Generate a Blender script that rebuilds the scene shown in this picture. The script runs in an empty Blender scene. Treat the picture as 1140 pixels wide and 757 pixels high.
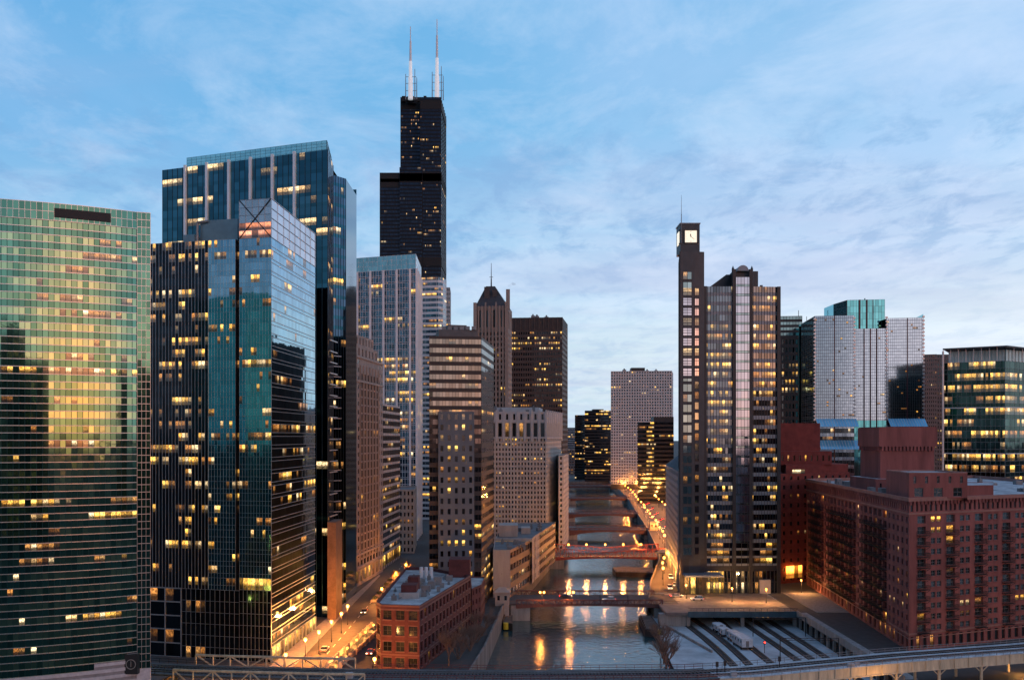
import bpy, math, random
from mathutils import Vector
R = random.Random(7)
S = bpy.context.scene
COL = S.collection

# ------------------------------------------------------------------ camera
H = 60.0          # camera height above street level
F = 1080.0        # focal length in photograph pixels (1140 wide)
HZ = 486.0        # horizon row
cam = bpy.data.cameras.new('camera')
co = bpy.data.objects.new('camera', cam); COL.objects.link(co)
co.location = (0, 0, H); co.rotation_euler = (math.radians(90), 0, 0)
cam.sensor_width = 36; cam.lens = 36 * F / 1140
cam.shift_y = (HZ - 378.5) / 1140
cam.clip_start = 1; cam.clip_end = 30000
S.camera = co

# ------------------------------------------------------------------ sky, sun, exposure
SUN_EL = math.radians(2.0)
SUN_DIR = Vector((0.50, -0.866, 0)).normalized()      # towards the set sun, behind the viewer
W = bpy.data.worlds.new('World'); S.world = W; W.use_nodes = True
nt = W.node_tree; nt.nodes.clear()
def N(t, **k):
    n = nt.nodes.new(t)
    for a, b in k.items(): setattr(n, a, b)
    return n
def L(a, b): nt.links.new(a, b)
sky = N('ShaderNodeTexSky', sky_type='NISHITA', sun_disc=False)
sky.sun_elevation = SUN_EL
sky.sun_rotation = math.atan2(SUN_DIR.x, SUN_DIR.y)
sky.altitude = 100; sky.air_density = 1.0; sky.dust_density = 1.6; sky.ozone_density = 2.5
DUSKMUL = 5.9
tc = N('ShaderNodeTexCoord')
sep = N('ShaderNodeSeparateXYZ'); L(tc.outputs['Generated'], sep.inputs[0])
def M(op, a, b=None, c=None, clamp=False):
    n = N('ShaderNodeMath', operation=op); n.use_clamp = clamp
    for i, v in enumerate((a, b, c)):
        if v is None: continue
        if isinstance(v, (int, float)): n.inputs[i].default_value = v
        else: L(v, n.inputs[i])
    return n.outputs[0]
# clouds on a flat layer far above the city
zc = M('MAXIMUM', sep.outputs['Z'], 0.0)
den = M('ADD', zc, 0.10)
px = M('DIVIDE', sep.outputs['X'], den); py = M('DIVIDE', sep.outputs['Y'], den)
cb = N('ShaderNodeCombineXYZ'); L(px, cb.inputs[0]); L(py, cb.inputs[1])
def noise(scale, detail, rough, sx, sy, rot, off):
    mp = N('ShaderNodeMapping'); L(cb.outputs[0], mp.inputs[0])
    mp.inputs['Scale'].default_value = (sx, sy, 1); mp.inputs['Rotation'].default_value = (0, 0, rot)
    mp.inputs['Location'].default_value = (off, off * .7, 0)
    n = N('ShaderNodeTexNoise'); L(mp.outputs[0], n.inputs['Vector'])
    n.inputs['Scale'].default_value = scale; n.inputs['Detail'].default_value = detail
    n.inputs['Roughness'].default_value = rough; n.inputs['Distortion'].default_value = .35
    return n.outputs['Fac']
def ramp(fac, stops):
    r = N('ShaderNodeValToRGB'); L(fac, r.inputs[0])
    e = r.color_ramp.elements
    while len(e) < len(stops): e.new(.5)
    for el, (p, c) in zip(e, stops):
        el.position = p; el.color = (*c, 1) if len(c) == 3 else c
    return r.outputs['Color']
def mix(f, a, b, bt='MIX'):
    n = N('ShaderNodeMix', data_type='RGBA', blend_type=bt)
    if isinstance(f, (int, float)): n.inputs[0].default_value = f
    else: L(f, n.inputs[0])
    for i, v in ((6, a), (7, b)):
        if isinstance(v, tuple): n.inputs[i].default_value = (*v, 1)
        else: L(v, n.inputs[i])
    return n.outputs[2]
def gray(c):
    return (c, c, c)
veil = ramp(noise(.50, 8, .58, 1.0, .62, .55, 3.1), [(.36, gray(0)), (.66, gray(1))])
streak = ramp(noise(2.6, 10, .66, .9, .8, .5, 8.0), [(.45, gray(0)), (.72, gray(1))])
puff = ramp(noise(7.0, 9, .64, 1.0, .60, .35, 14.3), [(.47, gray(0)), (.62, gray(1))])
band = ramp(noise(.9, 6, .60, .35, 1.25, .12, 21.0), [(.44, gray(0)), (.66, gray(1))])
# evening sky: clear blue ahead and overhead, warm after-glow low behind the viewer
front = M('MULTIPLY_ADD', sep.outputs['Y'], .5, .5, clamp=True)
base = mix(1.0, sky.outputs[0], (1.22, 1.22, 1.50), 'MULTIPLY')
dusk = ramp(zc, [(0.0, (.40, .70, .92)), (.04, (.62, .83, .93)), (.10, (.62, .85, .98)), (.17, (.46, .75, .99)), (.27, (.27, .60, .95)), (.42, (.19, .53, .91)), (.7, (.10, .28, .60)), (1.0, (.06, .18, .42))])
dusk2 = mix(1.0, dusk, gray(DUSKMUL), 'MULTIPLY')
side = ramp(M('MULTIPLY_ADD', sep.outputs['X'], .9, .5, clamp=True), [(0.05, (.72, .86, .94)), (.45, (.92, .96, .98)), (.95, (1.22, 1.10, 1.02))])
dusk3 = mix(1.0, dusk2, side, 'MULTIPLY')
fm = ramp(front, [(.20, gray(.30)), (.55, gray(1))])
base2 = mix(fm, base, dusk3)
sv = M('MULTIPLY_ADD', sep.outputs['X'], .55, .50, clamp=True)
c1 = mix(M('MULTIPLY', M('MULTIPLY', veil, sv), .95), base2, mix(fm, (2.3, 2.2, 2.9), (4.4, 5.1, 7.0)))
lowm = ramp(zc, [(.02, gray(.25)), (.06, gray(.8)), (.12, gray(.35)), (.20, gray(1)), (.27, gray(.9)), (.33, gray(.12)), (.6, gray(.05))])
c2 = mix(M('MULTIPLY', M('MULTIPLY', puff, lowm), .62), c1, mix(fm, (2.0, 1.8, 2.2), (1.35, 2.85, 4.9)))
bandm = ramp(zc, [(.0, gray(.75)), (.10, gray(.55)), (.25, gray(.30)), (.5, gray(.1))])
c2b = mix(M('MULTIPLY', band, bandm), c2, mix(fm, (2.2, 2.0, 2.3), (2.9, 3.35, 5.0)))
c3a = mix(M('MULTIPLY', streak, .30), c2b, mix(fm, (3.2, 2.6, 2.7), (6.1, 6.5, 7.4)))
# after-glow of the sun that has just set behind the viewer
dt = N('ShaderNodeVectorMath', operation='DOT_PRODUCT'); L(tc.outputs['Generated'], dt.inputs[0]); dt.inputs[1].default_value = (SUN_DIR.x, SUN_DIR.y, .02)
gl_ = M('POWER', M('MAXIMUM', dt.outputs['Value'], 0.0), 38.0)
gl2 = M('MULTIPLY', gl_, ramp(zc, [(0, gray(1)), (.10, gray(.55)), (.30, gray(.06)), (.45, gray(0))]))
crm = M('MULTIPLY', ramp(zc, [(0, gray(.75)), (.07, gray(.6)), (.16, gray(.12)), (.24, gray(0))]), M('MULTIPLY_ADD', sep.outputs['X'], 1.6, .25, clamp=True))
c3b = mix(M('MULTIPLY', M('MULTIPLY', crm, fm), .8), c3a, (6.9, 7.2, 6.9))
c3 = mix(M('MULTIPLY', gl2, .95), c3b, (42.0, 8.4, .4))
bg = N('ShaderNodeBackground'); L(c3, bg.inputs[0]); bg.inputs[1].default_value = 0.10
out = N('ShaderNodeOutputWorld'); L(bg.outputs[0], out.inputs[0])

sl = bpy.data.lights.new('sun', 'SUN'); sl.energy = 0.36; sl.angle = math.radians(60); sl.color = (1.0, .80, .76)
so = bpy.data.objects.new('sun', sl); COL.objects.link(so)
to_sun = Vector((SUN_DIR.x, SUN_DIR.y, math.tan(math.radians(9)))).normalized()
to_sun = Vector((SUN_DIR.x * math.cos(SUN_EL), SUN_DIR.y * math.cos(SUN_EL), math.sin(SUN_EL)))
so.rotation_euler = to_sun.to_track_quat('Z', 'Y').to_euler()
S.view_settings.view_transform = 'Standard'; S.view_settings.look = 'None'
S.view_settings.gamma = 1; S.view_settings.use_curve_mapping = False
S.view_settings.exposure = 0.62

# ------------------------------------------------------------------ helpers
def P(px, Y): return ((px - 570) / F * Y, Y)           # photograph column at a depth -> plan point
def zz(py, Y): return H - (py - HZ) / F * Y            # photograph row at a depth -> height
def tag(o, label=None, cat=None, group=None, kind=None):
    if label: o['label'] = label
    if cat: o['category'] = cat
    if group: o['group'] = group
    if kind: o['kind'] = kind
    return o
def empty(name, label, cat, loc, group=None):
    o = bpy.data.objects.new(name, None); COL.objects.link(o); o.location = loc
    o.empty_display_size = .5
    return tag(o, label, cat, group)
class MB:
    def __init__(s): s.v = []; s.f = []; s.m = []; s.uv = []
    def face(s, pts, mi=0, uv=None):
        b = len(s.v); s.v += [tuple(p) for p in pts]; s.f.append(tuple(range(b, b + len(pts)))); s.m.append(mi)
        s.uv += uv if uv else [(0.5, 0.5)] * len(pts)
    def prism(s, poly, z0, z1, mi=0, top=None, bottom=True, poly1=None):
        p1 = poly1 or poly
        n = len(poly)
        for i in range(n):
            j = (i + 1) % n
            s.face([(*poly[i], z0), (*poly[j], z0), (*p1[j], z1), (*p1[i], z1)], mi)
        s.face([(*p, z1) for p in p1], mi if top is None else top)
        if bottom: s.face([(*p, z0) for p in reversed(poly)], mi)
    def box(s, x0, x1, y0, y1, z0, z1, mi=0):
        s.prism([(x0, y0), (x1, y0), (x1, y1), (x0, y1)], z0, z1, mi)
    def bar(s, a, b, w, h=None, mi=0):
        # square bar between two points
        a = Vector(a); b = Vector(b); d = (b - a)
        if d.length < 1e-6: return
        d.normalize(); up = Vector((0, 0, 1)) if abs(d.z) < .95 else Vector((0, 1, 0))
        x = d.cross(up).normalized() * (w / 2); y = x.cross(d).normalized() * ((h or w) / 2)
        q = [x + y, -x + y, -x - y, x - y]
        for i in range(4):
            j = (i + 1) % 4
            s.face([a + q[i], a + q[j], b + q[j], b + q[i]], mi)
        s.face([a + k for k in q], mi); s.face([b + k for k in reversed(q)], mi)
    def tube(s, a, b, r0, r1, n=6, mi=0):
        a = Vector(a); b = Vector(b); d = (b - a)
        if d.length < 1e-6: return
        d.normalize(); up = Vector((0, 0, 1)) if abs(d.z) < .95 else Vector((1, 0, 0))
        x = d.cross(up).normalized(); y = x.cross(d)
        ca = [a + (x * math.cos(t) + y * math.sin(t)) * r0 for t in [2 * math.pi * k / n for k in range(n)]]
        cb_ = [b + (x * math.cos(t) + y * math.sin(t)) * r1 for t in [2 * math.pi * k / n for k in range(n)]]
        for i in range(n):
            j = (i + 1) % n; s.face([ca[i], ca[j], cb_[j], cb_[i]], mi)
        s.face(list(reversed(ca)), mi); s.face(cb_, mi)
    def ball(s, c, r, mi=0, n=8, m=6, sz=1.0):
        c = Vector(c)
        def q(i, j):
            t = math.pi * i / m; p = 2 * math.pi * j / n
            return c + Vector((r * math.sin(t) * math.cos(p), r * math.sin(t) * math.sin(p), r * sz * math.cos(t)))
        for i in range(m):
            for j in range(n):
                if i == 0: s.face([q(0, 0), q(1, j), q(1, j + 1)], mi)
                elif i == m - 1: s.face([q(i, j), q(m, 0), q(i, j + 1)], mi)
                else: s.face([q(i, j), q(i + 1, j), q(i + 1, j + 1), q(i, j + 1)], mi)
    def build(s, name, mats, parent=None, smooth=False):
        if not s.f: return None
        me = bpy.data.meshes.new(name)
        off = Vector((0, 0, 0)); q = parent
        while q is not None: off = off + q.location; q = q.parent
        me.from_pydata([(v[0] - off.x, v[1] - off.y, v[2] - off.z) for v in s.v], [], s.f)
        if not isinstance(mats, (list, tuple)): mats = [mats]
        for m in mats: me.materials.append(m)
        me.polygons.foreach_set('material_index', s.m)
        ul = me.uv_layers.new(name='UVMap')
        ul.data.foreach_set('uv', [c for u in s.uv for c in u])
        if smooth: me.polygons.foreach_set('use_smooth', [True] * len(s.f))
        me.update()
        o = bpy.data.objects.new(name, me); COL.objects.link(o)
        if parent is not None: o.parent = parent
        return o
def dup(root, loc, rz=None, label=None, group=None):
    r = root.copy(); COL.objects.link(r); r.location = loc
    if rz is not None: r.rotation_euler = (0, 0, rz)
    if label: r['label'] = label
    if group: r['group'] = group
    for ch in [c for c in bpy.data.objects if c.parent == root]:
        c = ch.copy(); COL.objects.link(c); c.parent = r
        for g in [x for x in bpy.data.objects if x.parent == ch]:
            d = g.copy(); COL.objects.link(d); d.parent = c
    return r

# ------------------------------------------------------------------ materials
def pm(name, col, rough=.75, metal=0.0, var=.25, scale=.35, spec=.5, emis=None, estr=0.0, bump=0.0, streaks=False, col2=None):
    m = bpy.data.materials.new(name); m.use_nodes = True
    t = m.node_tree; b = t.nodes['Principled BSDF']
    b.inputs['Roughness'].default_value = rough; b.inputs['Metallic'].default_value = metal
    b.inputs['Specular IOR Level'].default_value = spec
    if var > 0:
        tc = t.nodes.new('ShaderNodeTexCoord'); mp = t.nodes.new('ShaderNodeMapping')
        t.links.new(tc.outputs['Object'], mp.inputs[0])
        mp.inputs['Scale'].default_value = (1, 1, .18 if streaks else 1)
        n = t.nodes.new('ShaderNodeTexNoise'); n.inputs['Scale'].default_value = scale; n.inputs['Detail'].default_value = 8
        n.inputs['Roughness'].default_value = .68
        t.links.new(mp.outputs[0], n.inputs['Vector'])
        r = t.nodes.new('ShaderNodeValToRGB'); t.links.new(n.outputs['Fac'], r.inputs[0])
        c0 = [c * (1 - var) for c in col]; c1 = list(col2) if col2 else [min(1, c * (1 + var)) for c in col]
        r.color_ramp.elements[0].position = .32; r.color_ramp.elements[0].color = (*c0, 1)
        r.color_ramp.elements[1].position = .68; r.color_ramp.elements[1].color = (*c1, 1)
        t.links.new(r.outputs['Color'], b.inputs['Base Color'])
        if bump:
            bp = t.nodes.new('ShaderNodeBump'); bp.inputs['Strength'].default_value = bump; bp.inputs['Distance'].default_value = .05
            t.links.new(n.outputs['Fac'], bp.inputs['Height']); t.links.new(bp.outputs[0], b.inputs['Normal'])
    else:
        b.inputs['Base Color'].default_value = (*col, 1)
    if emis:
        b.inputs['Emission Color'].default_value = (*emis, 1); b.inputs['Emission Strength'].default_value = estr
    return m
def glass(name, tint, rough=.05, metal=1.0, var=.3, wav=.10, hue=None):
    # coated facade glass: reflects its surroundings, a little different from pane to pane
    m = bpy.data.materials.new(name); m.use_nodes = True
    t = m.node_tree; b = t.nodes['Principled BSDF']
    b.inputs['Metallic'].default_value = metal; b.inputs['Roughness'].default_value = rough
    uv = t.nodes.new('ShaderNodeUVMap'); fl = t.nodes.new('ShaderNodeVectorMath'); fl.operation = 'FLOOR'
    t.links.new(uv.outputs[0], fl.inputs[0])
    wn = t.nodes.new('ShaderNodeTexWhiteNoise'); wn.noise_dimensions = '2D'; t.links.new(fl.outputs[0], wn.inputs['Vector'])
    r = t.nodes.new('ShaderNodeValToRGB'); t.links.new(wn.outputs['Value'], r.inputs[0])
    h = hue or tint
    r.color_ramp.elements[0].color = (*[c * (1 - var) for c in tint], 1)
    r.color_ramp.elements[1].color = (*[min(1, c * (1 + var)) for c in h], 1)
    t.links.new(r.outputs['Color'], b.inputs['Base Color'])
    if wav:
        tc = t.nodes.new('ShaderNodeTexCoord'); n = t.nodes.new('ShaderNodeTexNoise'); n.inputs['Scale'].default_value = .38
        n.inputs['Detail'].default_value = 3
        t.links.new(tc.outputs['Object'], n.inputs['Vector'])
        bp = t.nodes.new('ShaderNodeBump'); bp.inputs['Strength'].default_value = wav; bp.inputs['Distance'].default_value = .03
        t.links.new(n.outputs['Fac'], bp.inputs['Height']); t.links.new(bp.outputs[0], b.inputs['Normal'])
    return m
def lit(name, col, strength, contrast=.5):
    # a lit room behind a pane: ceiling lights near the head, furniture and blinds lower down
    m = bpy.data.materials.new(name); m.use_nodes = True
    t = m.node_tree; b = t.nodes['Principled BSDF']
    b.inputs['Base Color'].default_value = (.09, .12, .13, 1); b.inputs['Roughness'].default_value = .08; b.inputs['Metallic'].default_value = .9
    uv = t.nodes.new('ShaderNodeUVMap')
    fl = t.nodes.new('ShaderNodeVectorMath'); fl.operation = 'FLOOR'; t.links.new(uv.outputs[0], fl.inputs[0])
    fr = t.nodes.new('ShaderNodeVectorMath'); fr.operation = 'FRACTION'; t.links.new(uv.outputs[0], fr.inputs[0])
    wn = t.nodes.new('ShaderNodeTexWhiteNoise'); wn.noise_dimensions = '2D'; t.links.new(fl.outputs[0], wn.inputs['Vector'])
    n = t.nodes.new('ShaderNodeTexNoise'); n.inputs['Scale'].default_value = 4.2; n.inputs['Detail'].default_value = 5
    n.inputs['Roughness'].default_value = .7
    t.links.new(uv.outputs[0], n.inputs['Vector'])
    sp = t.nodes.new('ShaderNodeSeparateXYZ'); t.links.new(fr.outputs[0], sp.inputs[0])
    def mth(op, a, bb, c=None, cl=False):
        q = t.nodes.new('ShaderNodeMath'); q.operation = op; q.use_clamp = cl
        for i, v in enumerate((a, bb, c)):
            if v is None: continue
            if isinstance(v, (int, float)): q.inputs[i].default_value = v
            else: t.links.new(v, q.inputs[i])
        return q.outputs[0]
    rowf = mth('MULTIPLY_ADD', mth('MULTIPLY_ADD', sp.outputs['Y'], 3.6, -1.25, True), .95, .10)
    nn = mth('MULTIPLY_ADD', n.outputs['Fac'], 4.2, -1.75, True)
    nn = mth('MULTIPLY_ADD', nn, contrast * 1.3, 1 - contrast)
    rn = mth('MULTIPLY_ADD', mth('POWER', wn.outputs['Value'], 1.6), 1.75, .14)
    e = mth('MULTIPLY', mth('MULTIPLY', rowf, nn), mth('MULTIPLY', rn, strength))
    hs = t.nodes.new('ShaderNodeValToRGB'); t.links.new(wn.outputs['Color'], hs.inputs[0])
    hs.color_ramp.elements[0].color = (*[c * f for c, f in zip(col, (1, .78, .55))], 1)
    hs.color_ramp.elements[1].color = (*[min(1, c * f) for c, f in zip(col, (1, 1.15, 1.5))], 1)
    t.links.new(hs.outputs['Color'], b.inputs['Emission Color'])
    t.links.new(e, b.inputs['Emission Strength'])
    return m
def glow(name, col, strength):
    m = bpy.data.materials.new(name); m.use_nodes = True
    b = m.node_tree.nodes['Principled BSDF']; b.inputs['Base Color'].default_value = (*col, 1)
    b.inputs['Emission Color'].default_value = (*col, 1); b.inputs['Emission Strength'].default_value = strength
    return m
LIT_A = lit('lit_window_yellow', (1.0, .52, .085), 1.7, .85)
LIT_B = lit('lit_window_amber', (1.0, .42, .09), .5, .85)
LIT_C = lit('lit_window_cream', (1.0, .68, .30), 1.1, .8)
LITS = [LIT_A, LIT_B, LIT_C]
DARKWIN = glass('dark_window_glass', (.055, .065, .075), .08, .75, .6)
ROOF = pm('roof_gravel', (.16, .17, .18), .9, var=.3, scale=.3)
ROOFSNOW = pm('roof_thin_snow', (.22, .28, .32), .85, var=.5, scale=.22, col2=(.62, .68, .72))
STEEL = pm('painted_steel_grey', (.22, .23, .24), .5, .3, var=.2)
DARKSTEEL = pm('dark_steel', (.035, .035, .038), .55, .3, var=.3)
CONC = pm('concrete', (.30, .29, .27), .85, var=.3, scale=.4, streaks=True)

# ------------------------------------------------------------------ facade building kit
def litmap(nc, nr, seed, dens=.2, full=None, run=3, bright=.45):
    r = random.Random(seed); mp = [[0] * nc for _ in range(nr)]
    for j in range(nr):
        p = dens * r.choice((.3, .6, .9, 1.2, 1.6, 2.2))
        if full and j in full: p = full[j]
        i = 0
        while i < nc:
            n = max(1, int(r.expovariate(1 / run)) + 1)
            on = r.random() < p
            k = r.random()
            for q in range(i, min(nc, i + n)):
                if on and r.random() < .86:
                    mp[j][q] = (1 if k < bright else 2) if r.random() > .26 else 3
            i += n
    return mp
class Bld:
    def __init__(s, name, label, cat, loc, group=None):
        s.root = empty(name, label, cat, loc, group); s.loc = loc
        s.mb = {}; s.wins = []
    def m(s, part, mats=None):
        if part not in s.mb: s.mb[part] = (MB(), mats)
        return s.mb[part][0]
    def finish(s, maxw=100):
        for part, (mb, mats) in s.mb.items():
            mb.build(part, mats, s.root)
        names = []
        for w in s.wins:
            if w[1] not in names: names.append(w[1])
        for nm in names:
            ws = sorted([w for w in s.wins if w[1] == nm], key=lambda w: -w[0])
            for sc, name, mb, mats in ws[:maxw]:
                fi = len(mats) - 1 if mats[-1].name.endswith('window_frame') else None
                if fi is None: mb.build(name, mats, s.root); continue
                pa, fr = MB(), MB(); k = 0
                for f, mi in zip(mb.f, mb.m):
                    (fr if mi == fi else pa).face([mb.v[q] for q in f], 0 if mi == fi else mi, mb.uv[k:k + len(f)]); k += len(f)
                o = pa.build(name, mats[:-1], s.root); fr.build('frame', mats[-1], o)
            rest = ws[maxw:]
            if rest:
                allm = []; big = MB()
                for sc, name, mb, mats in rest:
                    idx = []
                    for mm in mats:
                        if mm not in allm: allm.append(mm)
                        idx.append(allm.index(mm))
                    b0 = len(big.v); big.v += mb.v; big.f += [tuple(k + b0 for k in f) for f in mb.f]
                    big.m += [idx[k] for k in mb.m]; big.uv += mb.uv
                o = big.build(nm, allm, s.root); o['kind'] = 'stuff'
        return s.root
def subdiv(A, B, n): return [(A[0] + (B[0] - A[0]) * i / n, A[1] + (B[1] - A[1]) * i / n) for i in range(n + 1)]
def nrm(a, b):
    dx, dy = b[0] - a[0], b[1] - a[1]; l = math.hypot(dx, dy) or 1
    return (dy / l, -dx / l)
RT = random.Random(99)
def curtain(b, path, z0, z1, nr, pat, gl, sp, lm, mull=(.12, .10), mulls=1, hm=(.10, .06), mm=None, tilt=.004, part='window_band', rowstart=None, spname='spandrel'):
    """glazed wall along a plan path: nr storeys, each split bottom to top into pat rows ('g' vision glass, 's' spandrel)"""
    nc = len(path) - 1; fh = (z1 - z0) / nr
    solo = any(k == 'g' for _, k in pat); mats = [gl] + LITS
    sb = None if solo else b.m(spname, [sp])
    for j in range(nr):
        zb = z0 + j * fh
        for frac, kind in pat:
            zt = zb + frac * fh
            mb = MB() if (kind == 'g' or solo) else sb
            for i in range(nc):
                if rowstart and zb < rowstart(i): continue
                a, c = path[i], path[i + 1]; n = nrm(a, c)
                tx = RT.gauss(0, tilt); tz = RT.gauss(0, tilt)
                w = math.hypot(c[0] - a[0], c[1] - a[1]); h = zt - zb
                def pt(p, z, su, sv):
                    d = su * tx * w / 2 + sv * tz * h / 2 - abs(tx * w / 2) - abs(tz * h / 2)
                    return (p[0] + n[0] * d, p[1] + n[1] * d, z)
                mi = lm[j % len(lm)][i % len(lm[0])] if kind == 'g' else 0
                mb.face([pt(a, zb, -1, -1), pt(c, zb, 1, -1), pt(c, zt, 1, 1), pt(a, zt, -1, 1)], mi,
                        [(i + .001, j + .001), (i + .999, j + .001), (i + .999, j + .999), (i + .001, j + .999)])
            if solo and mb.f:
                Y = path[0][1]; b.wins.append((h * 10 / Y, part if kind == 'g' else spname, mb, mats if kind == 'g' else [sp]))
            zb = zt
    if mm:
        g = b.m('mullion_grid', [mm])
        if mull:
            for i in range(0, nc + 1, mulls):
                p = path[i]; n = nrm(path[max(0, i - 1)], path[min(nc, i + 1)]); u = (-n[1], n[0]); w, d = mull
                zs = max(z0, rowstart(min(i, nc - 1))) if rowstart else z0
                q = [(p[0] - u[0] * w / 2 + n[0] * d, p[1] - u[1] * w / 2 + n[1] * d), (p[0] + u[0] * w / 2 + n[0] * d, p[1] + u[1] * w / 2 + n[1] * d),
                     (p[0] + u[0] * w / 2 - n[0] * .15, p[1] + u[1] * w / 2 - n[1] * .15), (p[0] - u[0] * w / 2 - n[0] * .15, p[1] - u[1] * w / 2 - n[1] * .15)]
                g.prism(q, zs, z1, 0, bottom=False)
        if hm:
            for j in range(nr + 1):
                zb = z0 + j * fh
                levels = [zb]
                if j < nr:
                    acc = zb
                    for frac, kind in pat[:-1]: acc += frac * fh; levels.append(acc)
                for z in levels:
                    for i in range(nc) if (len(path) > 2 and abs(nrm(path[0], path[1])[0] - nrm(path[-2], path[-1])[0]) > .01) else [None]:
                        if i is None: a, c = path[0], path[-1]
                        else: a, c = path[i], path[i + 1]
                        if rowstart and z < rowstart(i or 0) - .01: continue
                        n = nrm(a, c); w, d = hm
                        g.prism([(a[0] + n[0] * d, a[1] + n[1] * d), (c[0] + n[0] * d, c[1] + n[1] * d), (c[0] - n[0] * .15, c[1] - n[1] * .15), (a[0] - n[0] * .15, a[1] - n[1] * .15)], z - w / 2, z + w / 2)
def punched(b, A, B, z0, z1, nc, nr, wx, wz, wall, lm=None, rec=.35, gl=None, sill=.5, wname='window', skip=None, wallpart='wall', sub=None, frame=None, group=None, sillm=None):
    """masonry wall with recessed windows; wx, wz = share of the bay the window takes"""
    wb = b.m(wallpart, [wall] + ([sillm] if sillm else [])); n = nrm(A, B)
    Lx = math.hypot(B[0] - A[0], B[1] - A[1]); u = ((B[0] - A[0]) / Lx, (B[1] - A[1]) / Lx)
    cw = Lx / nc; fh = (z1 - z0) / nr
    def Q(s, z, d=0.0): return (A[0] + u[0] * s - n[0] * d, A[1] + u[1] * s - n[1] * d, z)
    mats = [gl or DARKWIN] + LITS
    spans = []
    for i in range(nc):
        c0 = i * cw; k = sub or [(0.5 - wx / 2, 0.5 + wx / 2)]
        for a, c in k: spans.append((i, c0 + a * cw, c0 + c * cw))
    prev = 0
    for i, a, c in spans:
        wb.face([Q(prev, z0), Q(a, z0), Q(a, z1), Q(prev, z1)]); prev = c
    wb.face([Q(prev, z0), Q(Lx, z0), Q(Lx, z1), Q(prev, z1)])
    for (i, a, c) in spans:
        zp = z0
        for j in range(nr):
            zb = z0 + j * fh + (1 - wz) * fh * sill; zt = zb + wz * fh
            if skip and skip(i, j): continue
            wb.face([Q(a, zp), Q(c, zp), Q(c, zb), Q(a, zb)])
            wb.face([Q(a, zb), Q(c, zb), Q(c, zb, rec), Q(a, zb, rec)])
            wb.face([Q(a, zt, rec), Q(c, zt, rec), Q(c, zt), Q(a, zt)])
            wb.face([Q(a, zb), Q(a, zb, rec), Q(a, zt, rec), Q(a, zt)])
            wb.face([Q(c, zb, rec), Q(c, zb), Q(c, zt), Q(c, zt, rec)])
            if sillm:
                wb.face([Q(a - .12, zb - .28, -.14), Q(c + .12, zb - .28, -.14), Q(c + .12, zb, -.14), Q(a - .12, zb, -.14)], 1); wb.face([Q(a - .12, zb, -.14), Q(c + .12, zb, -.14), Q(c + .12, zb, .02), Q(a - .12, zb, .02)], 1)
                wb.face([Q(a - .12, zt + .03, -.06), Q(c + .12, zt + .03, -.06), Q(c + .12, zt + .30, -.06), Q(a - .12, zt + .30, -.06)], 1)
            mb = MB(); mi = lm[j % len(lm)][i % len(lm[0])] if lm else 0
            mb.face([Q(a, zb, rec), Q(c, zb, rec), Q(c, zt, rec), Q(a, zt, rec)], mi,
                    [(i + a % 1 * .01, j + .001), (i + .999, j + .001), (i + .999, j + .999), (i + .001, j + .999)])
            mm_ = list(mats)
            if frame:
                mm_.append(frame); fw = .09; k = len(mm_) - 1; d = rec - .06
                mid = (a + c) / 2; zm = (zb + zt) / 2
                for (a0, a1, q0, q1) in ((a, a + fw, zb, zt), (c - fw, c, zb, zt), (a + fw, c - fw, zb, zb + fw), (a + fw, c - fw, zt - fw, zt), (mid - fw / 2, mid + fw / 2, zb + fw, zt - fw)):
                    mb.face([Q(a0, q0, d), Q(a1, q0, d), Q(a1, q1, d), Q(a0, q1, d)], k)
                mb.face([Q(a + fw, zm - fw / 2, d + .005), Q(c - fw, zm - fw / 2, d + .005), Q(c - fw, zm + fw / 2, d + .005), Q(a + fw, zm + fw / 2, d + .005)], k)
            cx = (A[0] + B[0]) / 2; cy = (A[1] + B[1]) / 2; dd = math.hypot(cx, cy)
            face_ = abs(n[0] * cx + n[1] * cy) / dd
            b.wins.append(((c - a) * (zt - zb) / cy ** 2 * face_, wname, mb, mm_))
            zp = zt
        wb.face([Q(a, zp), Q(c, zp), Q(c, z1), Q(a, z1)])
    return Q, n, u
def plain(b, pts, z0, z1, wall, edges, part='wall'):
    wb = b.m(part, [wall]); k = len(pts)
    for e in edges:
        a, c = pts[e], pts[(e + 1) % k]
        wb.face([(*a, z0), (*c, z0), (*c, z1), (*a, z1)])
def roof(b, pts, z, mat=None, par=.9, wall=None, inset=.35, part='roof'):
    b.m(part, [mat or ROOF]).face([(*p, z - par) for p in pts])
    if wall and par > 0:
        # parapet inner faces
        cx = sum(p[0] for p in pts) / len(pts); cy = sum(p[1] for p in pts) / len(pts)
        inn = [(p[0] + (cx - p[0]) * inset * 2 / max(6, math.hypot(p[0] - cx, p[1] - cy)), p[1] + (cy - p[1]) * inset * 2 / max(6, math.hypot(p[0] - cx, p[1] - cy))) for p in pts]
        w = b.m('parapet', [wall]); k = len(pts)
        for i in range(k):
            j = (i + 1) % k
            w.face([(*pts[i], z), (*pts[j], z), (*inn[j], z), (*inn[i], z)])
            w.face([(*inn[j], z), (*inn[j], z - par), (*inn[i], z - par), (*inn[i], z)])
def back(A, B, d):
    n = nrm(A, B)
    return (B[0] - n[0] * d, B[1] - n[1] * d), (A[0] - n[0] * d, A[1] - n[1] * d)
def centre(pts): return (sum(p[0] for p in pts) / len(pts), sum(p[1] for p in pts) / len(pts), 0)
def off(path, d):
    return [(p[0] + nrm(path[max(0, i - 1)], path[min(len(path) - 1, i + 1)])[0] * d, p[1] + nrm(path[max(0, i - 1)], path[min(len(path) - 1, i + 1)])[1] * d) for i, p in enumerate(path)]
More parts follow.
